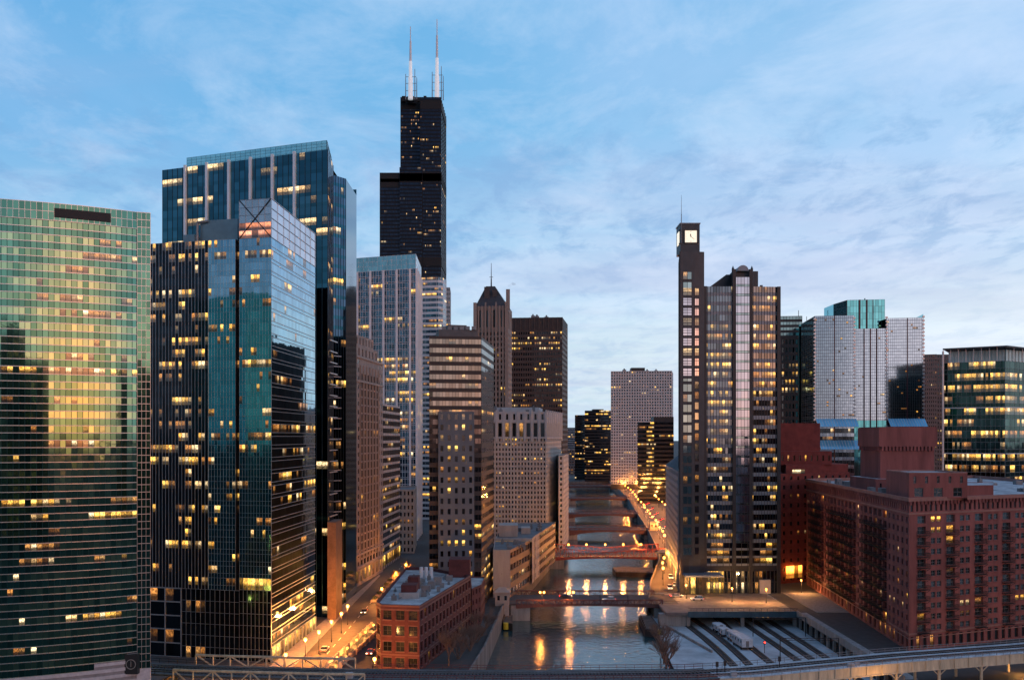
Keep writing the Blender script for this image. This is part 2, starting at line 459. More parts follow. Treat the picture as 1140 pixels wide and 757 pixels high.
# ================================================================== the setting
WATER_Z = -6.0; YARD_Z = -5.0
LB = [(-13, 120), (-12, 232), (-7.5, 275), (-2, 356), (6, 400), (19, 484), (35, 623), (42, 753), (55, 953), (70, 1300)]
RB = [(44, 120), (44, 232), (45, 275), (50, 356), (57, 400), (74, 484), (87, 623), (97, 753), (113, 953), (130, 1300)]
def bank(pl, Y):
    for (x0, y0), (x1, y1) in zip(pl, pl[1:]):
        if y0 <= Y <= y1: return x0 + (x1 - x0) * (Y - y0) / (y1 - y0)
    return pl[-1][0]
ASPH = pm('asphalt', (.05, .05, .052), .8, var=.35, scale=.5)
GROUNDM = pm('city_ground', (.06, .06, .06), .9, var=.3, scale=.05)
PAVE = pm('pavement_concrete', (.24, .23, .22), .85, var=.25, scale=.8)
PAINT = pm('road_paint', (.75, .74, .68), .7, var=.2, scale=2)
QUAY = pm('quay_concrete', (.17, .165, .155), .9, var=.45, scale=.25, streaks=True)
g = MB(); BIG = 9000; YE = 362
def strip(mb, y0, y1, fl, fr, z):
    mb.face([(fl(y0), y0, z), (fr(y0), y0, z), (fr(y1), y1, z), (fl(y1), y1, z)])
cL = lambda y: -BIG; cR = lambda y: BIG
strip(g, -BIG, 120, cL, cR, 0)
ys = sorted(set([120, 232, 372] + [p[1] for p in LB]))
for a, c in zip(ys, ys[1:]):
    strip(g, a, c, cL, lambda y: bank(LB, y), 0)
    if a >= 232 and c <= 372: strip(g, a, c, lambda y: 97.5, cR, 0)
    else: strip(g, a, c, lambda y: bank(RB, y), cR, 0)
strip(g, 1300, BIG + 5000, cL, cR, 0)
# river bed below the water closes the sheet
g.build('ground', GROUNDM)['kind'] = 'structure'
# water
wm = bpy.data.materials.new('river_water'); wm.use_nodes = True
t = wm.node_tree; b = t.nodes['Principled BSDF']
b.inputs['Base Color'].default_value = (.018, .065, .075, 1); b.inputs['Roughness'].default_value = .13; b.inputs['IOR'].default_value = 1.45
b.inputs['Specular IOR Level'].default_value = .8
tcn = t.nodes.new('ShaderNodeTexCoord'); mp = t.nodes.new('ShaderNodeMapping'); mp.inputs['Scale'].default_value = (1.0, .8, 1)
t.links.new(tcn.outputs['Object'], mp.inputs[0])
n1 = t.nodes.new('ShaderNodeTexNoise'); n1.inputs['Scale'].default_value = .45; n1.inputs['Detail'].default_value = 5
n2 = t.nodes.new('ShaderNodeTexNoise'); n2.inputs['Scale'].default_value = .035; n2.inputs['Detail'].default_value = 3
t.links.new(mp.outputs[0], n1.inputs['Vector']); t.links.new(tcn.outputs['Object'], n2.inputs['Vector'])
rp = t.nodes.new('ShaderNodeMath'); rp.operation = 'MULTIPLY'; t.links.new(n1.outputs['Fac'], rp.inputs[0]); t.links.new(n2.outputs['Fac'], rp.inputs[1])
bp = t.nodes.new('ShaderNodeBump'); bp.inputs['Strength'].default_value = .55; bp.inputs['Distance'].default_value = .6
t.links.new(rp.outputs[0], bp.inputs['Height']); t.links.new(bp.outputs[0], b.inputs['Normal'])
w = MB()
for a, c in zip(ys, ys[1:]): strip(w, a, c, lambda y: bank(LB, y), lambda y: bank(RB, y), WATER_Z)
w.build('river', wm)['kind'] = 'structure'
for pl, lab, sgn in ((LB, 'dark concrete river wall below the towers along the west faces of the left bank', 1), (RB, 'concrete river wall along the right bank beside the icy lot and clock tower', -1)):
    q = MB()
    for (x0, y0), (x1, y1) in zip(pl, pl[1:]):
        zt = YARD_Z if (sgn < 0 and 232 <= y0 and y1 <= 356) else .9
        q.face([(x0, y0, -8), (x1, y1, -8), (x1, y1, zt), (x0, y0, zt)])
        q.face([(x0, y0, zt), (x1, y1, zt), (x1 - sgn * .5, y1, zt), (x0 - sgn * .5, y0, zt)])
        q.face([(x0 - sgn * .5, y0, zt), (x1 - sgn * .5, y1, zt), (x1 - sgn * .5, y1, zt - 1), (x0 - sgn * .5, y0, zt - 1)])
    q.face([(*pl[0], -8), (pl[0][0], pl[0][1], .9), (pl[0][0] - sgn * 60, pl[0][1], .9), (pl[0][0] - sgn * 60, pl[0][1], -8)])
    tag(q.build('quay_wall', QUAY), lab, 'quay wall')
# near end of the river basin
q = MB(); q.face([(-13, 120, -8), (44, 120, -8), (44, 120, 0), (-13, 120, 0)]); tag(q.build('quay_wall', QUAY), 'concrete river wall nearest the viewer, closing the basin', 'quay wall')
q = MB(); q.face([(70, 1300, -8), (130, 1300, -8), (130, 1300, 0), (70, 1300, 0)]); tag(q.build('quay_wall', QUAY), 'far dark river wall closing the view at the end of the river', 'quay wall')
# rail yard
YARD = pm('icy_yard_ground', (.46, .56, .60), .8, var=.3, scale=.10, col2=(.68, .78, .82))
y = MB(); ysr = [232, 275, 356, 372]
for a, c in zip(ysr, ysr[1:]): strip(y, a, c, lambda v: bank(RB, v), lambda v: 97.5, YARD_Z)
y.build('rail_yard_ground', YARD)['kind'] = 'structure'
# walls of the yard cut (below Randolph Street and the near street)
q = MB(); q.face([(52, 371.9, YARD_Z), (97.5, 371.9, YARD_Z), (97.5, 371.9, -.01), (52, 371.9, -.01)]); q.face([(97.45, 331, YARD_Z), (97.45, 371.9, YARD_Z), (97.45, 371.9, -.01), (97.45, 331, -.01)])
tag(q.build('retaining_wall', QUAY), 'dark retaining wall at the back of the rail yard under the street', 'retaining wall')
BALLAST = pm('track_ballast', (.085, .075, .07), .95, var=.5, scale=.6)
RUST = pm('rail_steel', (.20, .15, .13), .45, .6, var=.3)
TIE = pm('track_ties', (.035, .03, .028), .9, var=.3)
def track(xs, name_label):
    bl = MB(); rl = MB(); n = 14; pts = []
    (xa, ya), (xb, yb), bend = xs
    for i in range(n + 1):
        s = i / n; pts.append((xa + (xb - xa) * s + bend * math.sin(math.pi * s), ya + (yb - ya) * s))
    o = empty('railway_track', name_label, 'track', (xa, ya, YARD_Z), 'tracks in the sunken rail yard')
    for p, q_ in zip(pts, pts[1:]):
        n_ = nrm(p, q_)
        for (mb, o0, o1, z0, z1) in ((bl, -1.25, 1.25, YARD_Z + .01, YARD_Z + .12), (rl, -.85, -.68, YARD_Z + .1, YARD_Z + .3), (rl, .68, .85, YARD_Z + .1, YARD_Z + .3)):
            mb.prism([(p[0] + n_[0] * o1, p[1] + n_[1] * o1), (p[0] + n_[0] * o0, p[1] + n_[1] * o0), (q_[0] + n_[0] * o0, q_[1] + n_[1] * o0), (q_[0] + n_[0] * o1, q_[1] + n_[1] * o1)], z0, z1)
    tb = MB()
    for i in range(0, 130):
        s = i / 130; X = xa + (xb - xa) * s + bend * math.sin(math.pi * s); Yy = ya + (yb - ya) * s
        tb.box(X - 1.25, X + 1.25, Yy - .12, Yy + .12, YARD_Z + .12, YARD_Z + .16)
    bl.build('ballast_bed', BALLAST, o); rl.build('rail', RUST, o); tb.build('tie', TIE, o)['kind'] = 'stuff'
track(((62, 234), (57, 371), 3), 'track nearest the icy lot at the left of the yard')
track(((66, 234), (62, 371), 3.4), 'second track from the icy lot, left of the white trailers')
track(((76, 234), (73.5, 371), -1.0), 'track just right of the white trailers')
track(((84, 234), (79, 371), .8), 'middle one of the dark tracks on the right of the yard')
track(((88.5, 234), (84, 371), .8), 'dark track second from the viaduct columns')
track(((93, 234), (89.5, 371), .8), 'dark track right beside the viaduct columns')
# roads
def road(name, poly, z=.006, m=None):
    mb = MB(); mb.face([(*p, z) for p in poly]); o = mb.build(name, m or ASPH); o['kind'] = 'structure'; return o
road('street_wacker', [(-57, 120), (-33, 120), (-33, 262), (-33, 600), (-57, 600)])
road('street_lake', [(-400, 196), (-33, 196), (-33, 228), (-400, 228)], .010)
road('street_lake_east', [(47, 190), (600, 226), (600, 252), (155, 247), (98, 231.5), (46, 231.5)], .010)
road('street_canal', [(99, 247), (110, 250), (116, 330), (103, 330)], .014)
road('street_riverside', [(66, 374), (81, 374), (99, 623), (126, 953), (148, 1300), (135, 1300), (112, 953), (88, 560), (80, 484)], .010)
road('street_randolph', [(-33, 332), (-6, 332), (-6, 358), (-33, 358)], .012)
def pave(poly, lab=None):
    mb = MB(); mb.prism(poly, 0, .14); o = mb.build('pavement', PAVE); o['kind'] = 'structure'
pave([(-63.5, 246), (-57, 246), (-57, 420), (-57.8, 420), (-61, 330)])
pave([(-36.4, 255), (-33, 255), (-33, 330), (-36.4, 330)])
pave([(104, 331), (118, 331), (119, 372), (104, 372)])
mk = MB()
for k in range(26):
    y0 = 232 + k * 9
    mk.box(-51.2, -51.05, y0, y0 + 4, .008, .014)
for k in range(60):
    s = k / 60; X = 73.5 + (118 - 73.5) * s; Y0 = 376 + (953 - 376) * s; mk.box(X - .08, X + .08, Y0, Y0 + 4, .012, .018)
mk.build('road_markings', PAINT)['kind'] = 'structure'

# ================================================================== towers on the left bank
def curved_green_tower():
    A = Bld('curved_glass_tower', 'curved green glass office tower with silver bands and golden sunset reflection at the left edge', 'office tower', (-90, 200, 0))
    gl = glass('green_glass', (.09, .28, .21), .05, 1.0, 0.34, .34, hue=(.19, .31, .20)); sp = glass('green_spandrel_glass', (.06, .19, .16), .07, 1.0, .28)
    sil = pm('silver_bands', (.50, .52, .52), .3, .8, var=.1); gran = pm('grey_granite_bands', (.52, .49, .50), .6, var=.2, scale=1)
    granb = pm('dark_granite_bands', (.26, .245, .25), .5, var=.2, scale=1); slot_shade = pm('slot_shade_black', (.012, .012, .013), .6, var=.2)
    E = P(153, 188.5); pts = [E]; n = 44; ds = .98
    for i in range(n):
        th = math.radians(36) - math.radians(28) * (i / n) ** .8
        x, y_ = pts[-1]; pts.append((x - ds * math.cos(th), y_ - ds * math.sin(th)))
    pts.reverse()
    ztop = zz(236, 188); zb = 12.9; fh_ = (ztop - 3.2 - zb) / 32
    def start(i):
        x = pts[i][0]; px = 570 + x / pts[i][1] * F
        return zb + fh_ * (2.0 if px > 140 else (1.5 if px > 102 else 1.0)) - .005
    nr = 32
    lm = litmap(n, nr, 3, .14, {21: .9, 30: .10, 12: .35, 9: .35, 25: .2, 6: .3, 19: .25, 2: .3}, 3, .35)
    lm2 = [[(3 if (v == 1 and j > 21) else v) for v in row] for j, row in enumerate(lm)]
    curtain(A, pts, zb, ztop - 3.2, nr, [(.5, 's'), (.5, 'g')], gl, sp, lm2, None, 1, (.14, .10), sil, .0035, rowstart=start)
    vm_ = A.m('vertical_mullion', [pm('dark_green_mullion', (.02, .06, .055), .4, .6, var=.1)])
    for i in range(n + 1):
        p = pts[i]; nn = nrm(pts[max(0, i - 1)], pts[min(n, i + 1)]); vm_.bar((p[0] + nn[0] * .03, p[1] + nn[1] * .03, start(min(i, n - 1))), (p[0] + nn[0] * .03, p[1] + nn[1] * .03, ztop), .07)
    # upper glass frieze, flat right-hand pylon and a near-black strip standing for the recessed slot's shade
    fr = [(p[0], p[1]) for p in pts]
    curtain(A, off(fr, .15), ztop - 3.2, ztop, 2, [(1, 's')], gl, sp, [[0]], (.07, .05), 1, (.1, .06), sil, .003)
    a, c = pts[-1], P(168, 189.3); a2 = (a[0] + .05, a[1] - .25); c2 = (c[0], c[1] - .25)
    curtain(A, subdiv(a2, c2, 3), 15, ztop, 62, [(1, 's')], gl, sp, [[0]], (.07, .05), 1, (.12, .06), sil, .004)
    lo = MB()
    seg = [p for p in pts if 60 < 570 + p[0] / p[1] * F < 124]
    for p, q_ in zip(seg, seg[1:]):
        nn = nrm(p, q_)
        lo.prism([(p[0] + nn[0] * .32, p[1] + nn[1] * .32), (q_[0] + nn[0] * .32, q_[1] + nn[1] * .32), q_, p], ztop - 2.6, ztop - .9)
    lo.build('shaded_slot', slot_shade, A.root)
    bk = (c[0] - 24, c[1] + 46); bl = (pts[0][0] - 12, pts[0][1] + 55)
    plain(A, [c2, bk, bl, pts[0]], -3, ztop, sp, [0, 1, 2], 'side_wall')
    roof(A, pts + [c2, bk, bl], ztop, par=.3)
    # banded granite base
    gb = A.m('granite_base', [gran, granb])
    for k in range(34):
        z0 = -3 + k * .62
        for i in range(n):
            if z0 + .62 > start(i): continue
            p, q_ = pts[i], pts[i + 1]; nn = nrm(p, q_); d = .12 if k % 2 else .02
            gb.prism([(p[0] + nn[0] * d, p[1] + nn[1] * d), (q_[0] + nn[0] * d, q_[1] + nn[1] * d), q_, p], z0, z0 + .62, 0 if k % 2 else 1, bottom=False)
    gb.prism([a, (a[0], a[1] - .4), (c[0], c[1] - .4), c][::1], -3, 15, 0)
    A.finish()
    # round street clock on the base
    r = A.root
    cx, cy = P(146, 187.2); cz = zz(739, 187.2)
    bx = MB(); bx.box(cx - 1.25, cx + 1.25, cy - .1, cy + 1.2, cz - 1.9, cz + 1.9); o = bx.build('clock_panel', pm('clock_panel_black', (.02, .02, .02), .5, var=.1), r)
    ring = MB()
    for k in range(24):
        t0, t1 = 2 * math.pi * k / 24, 2 * math.pi * (k + 1) / 24
        ring.bar((cx + .9 * math.cos(t0), cy - .15, cz + .9 * math.sin(t0)), (cx + .9 * math.cos(t1), cy - .15, cz + .9 * math.sin(t1)), .12)
    ring.bar((cx, cy - .15, cz - .45), (cx, cy - .15, cz + .6), .1)
    ring.build('clock_ring', pm('clock_brass', (.42, .38, .34), .5, .5, var=.1), o)
    # roof beacon
    v = MB(); X, Yv = P(143, 195); v.bar((X, Yv, ztop - .3), (X, Yv, ztop + 1.4), .25); v.ball((X, Yv, ztop + 1.5), .35); v.build('roof_beacon', DARKSTEEL, r)
curved_green_tower()

def lantern_tower():
    b = Bld('glass_office_tower', 'blue and black glass office tower with a glowing cross braced glass lantern on its corner', 'office tower', (-80, 290, 0))
    A = P(166.5, 267); Bc = P(302, 258); Cc = (-61.5, 303)
    def on(px):   # point on the front line at a photo column
        dx = (px - 570) / F; s = (A[0] - dx * A[1]) / (dx * (Bc[1] - A[1]) - (Bc[0] - A[0])); return (A[0] + (Bc[0] - A[0]) * s, A[1] + (Bc[1] - A[1]) * s)
    teal = glass('blue_glass', (.24, .46, .58), .04, 1, .18, .12); tealsp = glass('blue_spandrel_glass', (.20, .42, .54), .05, 1, .12)
    blk = glass('black_glass', (.02, .032, .045), .06, .9, .4); blksp = glass('black_spandrel', (.018, .024, .032), .1, .8, .3)
    alu = pm('aluminium_mullion', (.42, .46, .50), .35, .7, var=.1); dk = pm('dark_mullion', (.03, .04, .05), .4, .5, var=.1)
    zl = 18.7; zt = 113.0; nr = 29
    q0, q1, q2, q3 = on(166.5), on(232), on(262), on(266.5)
    full = {10: .75, 11: .8, 16: .3, 17: .45, 7: .4, 22: .35, 1: .1, 13: .4}
    curtain(b, subdiv(q0, q1, 18), zl, zt, nr, [(.36, 's'), (.64, 'g')], blk, blksp, litmap(18, nr, 11, .26, full, 1, .5), (.10, .16), 1, None, alu, .003)
    curtain(b, subdiv(q1, q2, 9), zl, zt, nr, [(.4, 's'), (.6, 'g')], teal, tealsp, litmap(9, nr, 12, .18, {10: .5, 16: .3, 7: .4}, 1, .5), (.06, .05), 1, (.06, .04), dk, .003)
    nn = nrm(A, Bc); r2 = (q2[0] - nn[0] * 1.2, q2[1] - nn[1] * 1.2); r3 = (q3[0] - nn[0] * 1.2, q3[1] - nn[1] * 1.2)
    curtain(b, subdiv(r2, r3, 1), zl, zt, nr, [(.4, 's'), (.6, 'g')], blk, blksp, litmap(1, nr, 13, .4), None, 1, None, None)
    curtain(b, subdiv(q3, Bc, 11), 22.2, zt, nr - 1, [(.36, 's'), (.64, 'g')], teal, tealsp, litmap(11, nr, 14, .22, full, 1, .55), (.05, .04), 1, (.06, .04), dk, .003)
    right = subdiv(Bc, Cc, 26)
    curtain(b, right, 3.9, zt, 33, [(.3, 's'), (.7, 'g')], teal, tealsp, litmap(26, 33, 15, .10, {7: .3, 11: .5, 12: .35, 15: .4, 17: .3}, 2, .3), None, 2, (.16, .10), alu, .0035)
    for (pa, pc) in ((q2, r2), (r3, q3)): plain(b, [pa, pc], zl, zt, dk, [0], 'recess_side')
    # lobby
    curtain(b, subdiv(q0, on(202), 4), 0, zl, 5, [(1, 'g')], blk, blksp, [[0, 0, 0, 0], [2, 0, 2, 0], [0] * 4], (.28, .25), 2, (.28, .25), alu, .002, 'lobby_window')
    curtain(b, subdiv(on(202), q3, 12), 0, zl, 6, [(1, 'g')], blk, blksp, [[0, 2, 0, 2, 2, 0, 0, 0, 0, 0, 0, 0], [0] * 12, [0] * 12, [0] * 12], (.08, .1), 1, (.08, .06), alu, .002, 'lobby_window')
    curtain(b, subdiv(q3, Bc, 8), 0, 22.2, 7, [(1, 'g')], blk, blksp, [[0] * 8] * 6 + [[1, 1, 1, 1, 1, 1, 1, 1]], (.08, .1), 1, (.08, .06), alu, .002, 'lobby_window')
    curtain(b, subdiv(Bc, Cc, 12), 0, 3.9, 1, [(1, 'g')], blk, blksp, [[1, 1, 2, 1, 1, 2, 1, 1, 2, 1, 1, 1]], (.3, .35), 1, None, alu, .002, 'lobby_window')
    d = back(A, Bc, 46)[1]
    plain(b, [Cc, d, A], 0, zt, blksp, [0, 1], 'side_wall')
    roof(b, [A, Bc, Cc, d], zt, ROOF, .6)
    # lantern: translucent screens above the roof, lit from inside by the machinery floor
    zc = zz(221, 258)
    scr = glass('lantern_glass', (.46, .56, .62), .12, .75, .12); 
    lant = lit('lantern_warm_panes', (1.0, .36, .16), .9, .45)
    L0 = q3; h = zc - zt
    fr_ = subdiv(L0, Bc, 5)
    lb = b.m('lantern_screen', [scr, lant, alu])
    for j in range(5):
        for i in range(5):
            p, q_ = fr_[i], fr_[i + 1]; z0 = zt + h * j / 5; z1 = zt + h * (j + 1) / 5
            lb.face([(*p, z0), (*q_, z0), (*q_, z1), (*p, z1)], 1 if j < 2 else 0, [(i + .1, j + .1), (i + .9, j + .1), (i + .9, j + .9), (i + .1, j + .9)])
    rr = subdiv(Bc, Cc, 16)
    pinkm = glass('pale_screen_glass', (.62, .62, .66), .10, .9, .12)
    for j in range(4):
        for i in range(16):
            p, q_ = rr[i], rr[i + 1]; z0 = zt + h * j / 4; z1 = zt + h * (j + 1) / 4
            b.m('roof_screen', [pinkm]).face([(*p, z0), (*q_, z0), (*q_, z1), (*p, z1)], 0, [(i + .1, j + .1), (i + .9, j + .1), (i + .9, j + .9), (i + .1, j + .9)])
    fb = b.m('lantern_brace', [dk]); o3 = off([L0, Bc], .12)
    fb.bar((*o3[0], zt), (*o3[1], zc), .22); fb.bar((*o3[1], zt), (*o3[0], zc), .22)
    fa = b.m('lantern_frame', [alu])
    for i in range(6):
        s = i / 5; p = (o3[0][0] + (o3[1][0] - o3[0][0]) * s, o3[0][1] + (o3[1][1] - o3[0][1]) * s)
        fa.bar((*p, zt), (*p, zc), .09); fa.bar((*o3[0], zt + h * s), (*o3[1], zt + h * s), .09)
    o4 = off([Bc, Cc], .1)
    for j in range(5): fa.bar((*o4[0], zt + h * j / 4), (*o4[1], zt + h * j / 4), .12)
    for i in range(0, 17, 2): fa.bar((rr[i][0] + .1, rr[i][1], zt), (rr[i][0] + .1, rr[i][1], zc), .09)
    lk = back(L0, Bc, 40)
    plain(b, [lk[1], L0], zt, zc, scr, [0], 'lantern_side'); plain(b, [Cc, lk[1]], zt, zc, scr, [0], 'lantern_side')
    b.m('lantern_roof', [ROOF]).face([(*p, zc - .4) for p in (L0, Bc, Cc, lk[1])])
    # penthouse boxes on the lower roof
    ph = pm('blue_grey_panels', (.16, .26, .31), .35, .4, var=.15)
    e0, e1 = on(219), on(261); ph0 = [(e0[0], e0[1] + 3), (e1[0], e1[1] + 3)]; pb = back(ph0[0], ph0[1], 20)
    b.m('plant_room', [ph]).prism([ph0[0], ph0[1], pb[0], pb[1]], zt - .5, zt + 6.2)
    e0, e1 = on(201), on(214); b.m('plant_room', [ph]).prism([(e0[0], e0[1] + 2), (e1[0], e1[1] + 2), (e1[0], e1[1] + 10), (e0[0], e0[1] + 10)], zt - .5, zt + 2.4)
    f = on(217); b.m('exhaust_pipe', [STEEL]).tube((f[0], f[1] + 2, zt), (f[0], f[1] + 2, zt + 5.5), .35, .35); b.m('exhaust_pipe').tube((f[0], f[1] + 2, zt + 5.5), (f[0] + 3, f[1] + 2, zt + 5.9), .35, .35)
    b.finish()
lantern_tower()

def fin_tower():
    b = Bld('finned_glass_tower', 'tall dark blue glass office tower with white vertical fins and a pale glass crown', 'office tower', (-80, 350, 0))
    A = P(181, 347); Bc = P(365, 322); Cc = P(371, 341)
    gl = glass('navy_glass', (.05, .15, .20), .04, 1, .3); sp = glass('navy_spandrel', (.04, .13, .17), .06, 1, .2)
    gls = glass('navy_side_glass', (.08, .13, .19), .04, 1, .3)
    dk = pm('dark_fine_mullion', (.04, .06, .08), .4, .6, var=.1); fin = pm('white_fin', (.90, .91, .92), .35, .2, var=.05)
    zt = zz(179, 335); nr = 42
    curtain(b, subdiv(A, Bc, 31), 0, zt, nr, [(.34, 's'), (.66, 'g')], gl, sp, [[3 if v else 0 for v in row] for row in litmap(31, nr, 21, .12, {40: .3, 36: .2, 34: .5, 32: .2, 31: .3, 33: .25, 38: .2}, 3, .3)], (.12, .12), 1, None, dk, .003)
    curtain(b, subdiv(Bc, Cc, 5), 0, zt, nr, [(.34, 's'), (.66, 'g')], gls, sp, litmap(5, nr, 22, .12, None, 2, .4), (.1, .1), 1, None, dk, .003)
    D = P(371, 345); E = P(385, 350)
    ez = zz(195, 345); silb = pm('pale_sill_bar', (.5, .5, .52), .4, .4, var=.1)
    curtain(b, subdiv(D, E, 5), 0, ez, nr, [(.34, 's'), (.66, 'g')], gls, sp, litmap(5, nr, 23, .15, None, 2, .4), (.1, .1), 1, None, dk, .003)
    for j in range(4, nr - 16):
        z = j * zt / nr
        p = D; q_ = ((D[0] * .4 + E[0] * .6), (D[1] * .4 + E[1] * .6)); nn = nrm(D, E)
        sb = MB()
        if R.random() < .75: sb.bar((p[0] + nn[0] * .15, p[1] + nn[1] * .15, z), (q_[0] + nn[0] * .15, q_[1] + nn[1] * .15, z + .0), .35)
        sb.build('sill_bar', silb, b.root); sb = MB()
        if R.random() < .7: sb.bar((Bc[0] + .2, Bc[1] + 3, z), (Bc[0] + .9, Bc[1] + 12, z), .35)
        sb.build('sill_bar', silb, b.root)
    Eb = (E[0], E[1] + 24); Ab = (A[0] - 2, A[1] + 44); 
    plain(b, [E, Eb, Ab, A], 0, ez, sp, [0], 'side_wall'); plain(b, [Eb, Ab, A], 0, zt, sp, [0, 1], 'side_wall')
    roof(b, [D, E, Eb, (D[0], D[1] + 24)], ez, par=.3); roof(b, [A, Bc, Cc, D, (D[0], D[1] + 30), Ab], zt, par=.5)
    plain(b, [Cc, D], 0, zt, sp, [0], 'side_wall')
    plain(b, [(D[0], D[1] + .1), (D[0], D[1] + 24)], 0, ez, sp, [0], 'side_wall')
    # fins
    nn = nrm(A, Bc)
    for px in (207, 231, 255.5, 279.5, 304, 328.5):
        dx = (px - 570) / F; s = (A[0] - dx * A[1]) / (dx * (Bc[1] - A[1]) - (Bc[0] - A[0])); p = (A[0] + (Bc[0] - A[0]) * s, A[1] + (Bc[1] - A[1]) * s)
        f = MB(); u = (-nn[1], nn[0])
        f.prism([(p[0] - u[0] * .42 + nn[0] * .8, p[1] - u[1] * .42 + nn[1] * .8), (p[0] + u[0] * .42 + nn[0] * .8, p[1] + u[1] * .42 + nn[1] * .8), (p[0] + u[0] * .42, p[1] + u[1] * .42), (p[0] - u[0] * .42, p[1] - u[1] * .42)], 60, zt + .6)
        f.build('fin', fin, b.root)
    # crown
    cg = glass('crown_glass', (.36, .80, .86), .12, .8, .10); cs = glass('crown_pale_glass', (.55, .86, .90), .14, .8, .08)
    c0 = P(208, 345.5); c1 = P(330, 329); c2 = P(364, 325); c3 = P(369, 345)
    pal = pm('crown_joint', (.30, .45, .50), .4, .4, var=.1)
    zr = zz(156.5, 325)
    curtain(b, subdiv(c0, c1, 22), zt, zr, 4, [(1, 's')], cg, cg, [[0]], (.05, .04), 1, (.05, .04), pal, .002, spname='crown')
    curtain(b, subdiv(c1, c2, 6), zt, zr, 4, [(1, 's')], cs, cg, [[0]], (.05, .04), 1, (.05, .04), pal, .002, spname='crown')
    curtain(b, subdiv(c2, c3, 4), zt - 6, zr, 5, [(1, 's')], cs, cg, [[0]], (.05, .04), 1, (.05, .04), pal, .002, spname='crown')
    c4 = (c3[0] - 2, c3[1] + 15); c5 = (c0[0], c0[1] + 30)
    plain(b, [c3, c4, c5, c0], zt, zr, pal, [0, 1, 2], 'crown_back'); roof(b, [c0, c1, c2, c3, c4, c5], zr, par=.4, part='crown_roof')
    rg = b.m('window_washing_rig', [DARKSTEEL])
    X0, Y0 = P(262, 345); X1, Y1 = P(292, 345); rg.bar((X0, Y0, zr + .5), (X1, Y1, zr + 1.2), .25); rg.bar((X0, Y0, zr - .3), (X0, Y0, zr + .6), .3); rg.bar((X1, Y1, zr - .3), (X1, Y1, zr + 1.3), .3)
    X2, Y2 = P(338, 335); rg.bar((X2, Y2, zr), (X2 - 1.2, Y2, zr + 1.6), .2)
    # brown stone corner pier lit from below at street level
    st = pm('brown_stone_pier', (.14, .085, .06), .7, var=.35); X, Yp = P(374, 322)
    b.m('corner_pier', [st]).prism([(Bc[0] + .6, 318), (Bc[0] + 3.4, 318), (Bc[0] + 3.4, 330), (Bc[0] + .6, 330)], 0, 32)
    b.finish()
fin_tower()

def stone_tower():
    b = Bld('stone_tower', 'setback limestone office tower with tall vertical piers beside the street of lamps', 'office tower', (-70, 400, 0))
    st = pm('grey_limestone', (.27, .225, .205), .85, var=.22, scale=.25, streaks=True); st2 = pm('limestone_piers', (.33, .28, .255), .85, var=.2, scale=.3, streaks=True)
    pts = [(-88, 373), (-63.6, 373), (-57.5, 432), (-88, 432)]
    zs = [92, 97, 101]
    zt = 92
    lm = litmap(13, 27, 31, .10, {16: .5, 20: .3}, 1, .6)
    punched(b, pts[0], pts[1], 0, zt, 7, 27, .42, .52, st, lm)
    # right face: plain end bays, glazed centre
    def at(s): return (pts[1][0] + (pts[2][0] - pts[1][0]) * s, pts[1][1] + (pts[2][1] - pts[1][1]) * s)
    punched(b, at(0), at(.34), 7, zt, 4, 25, .42, .5, st, lm, rec=.14)
    punched(b, at(.34), at(.86), 7, zt - 6, 6, 24, .66, .80, st2, lm, rec=.16)
    punched(b, at(.86), at(1), 7, zt, 2, 25, .42, .5, st, lm, rec=.14)
    plain(b, [at(.34), at(.86)], zt - 6, zt, st, [0])
    punched(b, at(0), at(1), 0, 7, 9, 1, .6, .7, st, [[2, 1, 1, 2, 1, 1, 2, 1, 1]], rec=.6, wname='shop_window')
    n = nrm(pts[1], pts[2])
    pr = b.m('pier', [st2])
    for k in range(7):
        p = at(.34 + .52 * k / 6); q_ = (p[0] + n[0] * .7, p[1] + n[1] * .7)
        pr.bar((p[0] + n[0] * .05, p[1] + n[1] * .05, 10), (p[0] + n[0] * .05, p[1] + n[1] * .05, zt - 3), .8)
    for z in (7, 12, 82, zt - .3):
        ld = MB()
        a, c = (pts[1][0] + .45, pts[1][1] - .3), (pts[2][0] + .45, pts[2][1]); ld.prism([a, c, (c[0] - .6, c[1]), (a[0] - .6, a[1])][::1], z, z + .7); ld.build('ledge', st2, b.root)
    plain(b, pts, 0, zt, st, [2, 3])
    roof(b, pts, zt + .1, par=.1)
    # upper setbacks
    for (i0, i1, z0, z1) in ((2.5, 2.5, zt, 97), (6, 8, 97, 101.5)):
        q_ = [(pts[0][0] + i0, pts[0][1] + i1), (pts[1][0] - i0 * .3, pts[1][1] + i1), (pts[2][0] - i0 * .3 - .4, pts[2][1] - i1 - 6), (pts[3][0] + i0, pts[3][1] - i1)]
        punched(b, q_[0], q_[1], z0, z1, 5, 1, .35, .55, st); punched(b, q_[1], q_[2], z0, z1, 9, 1, .35, .6, st)
        plain(b, q_, z0, z1, st, [2, 3]); roof(b, q_, z1, par=.0)
    b.finish()
stone_tower()

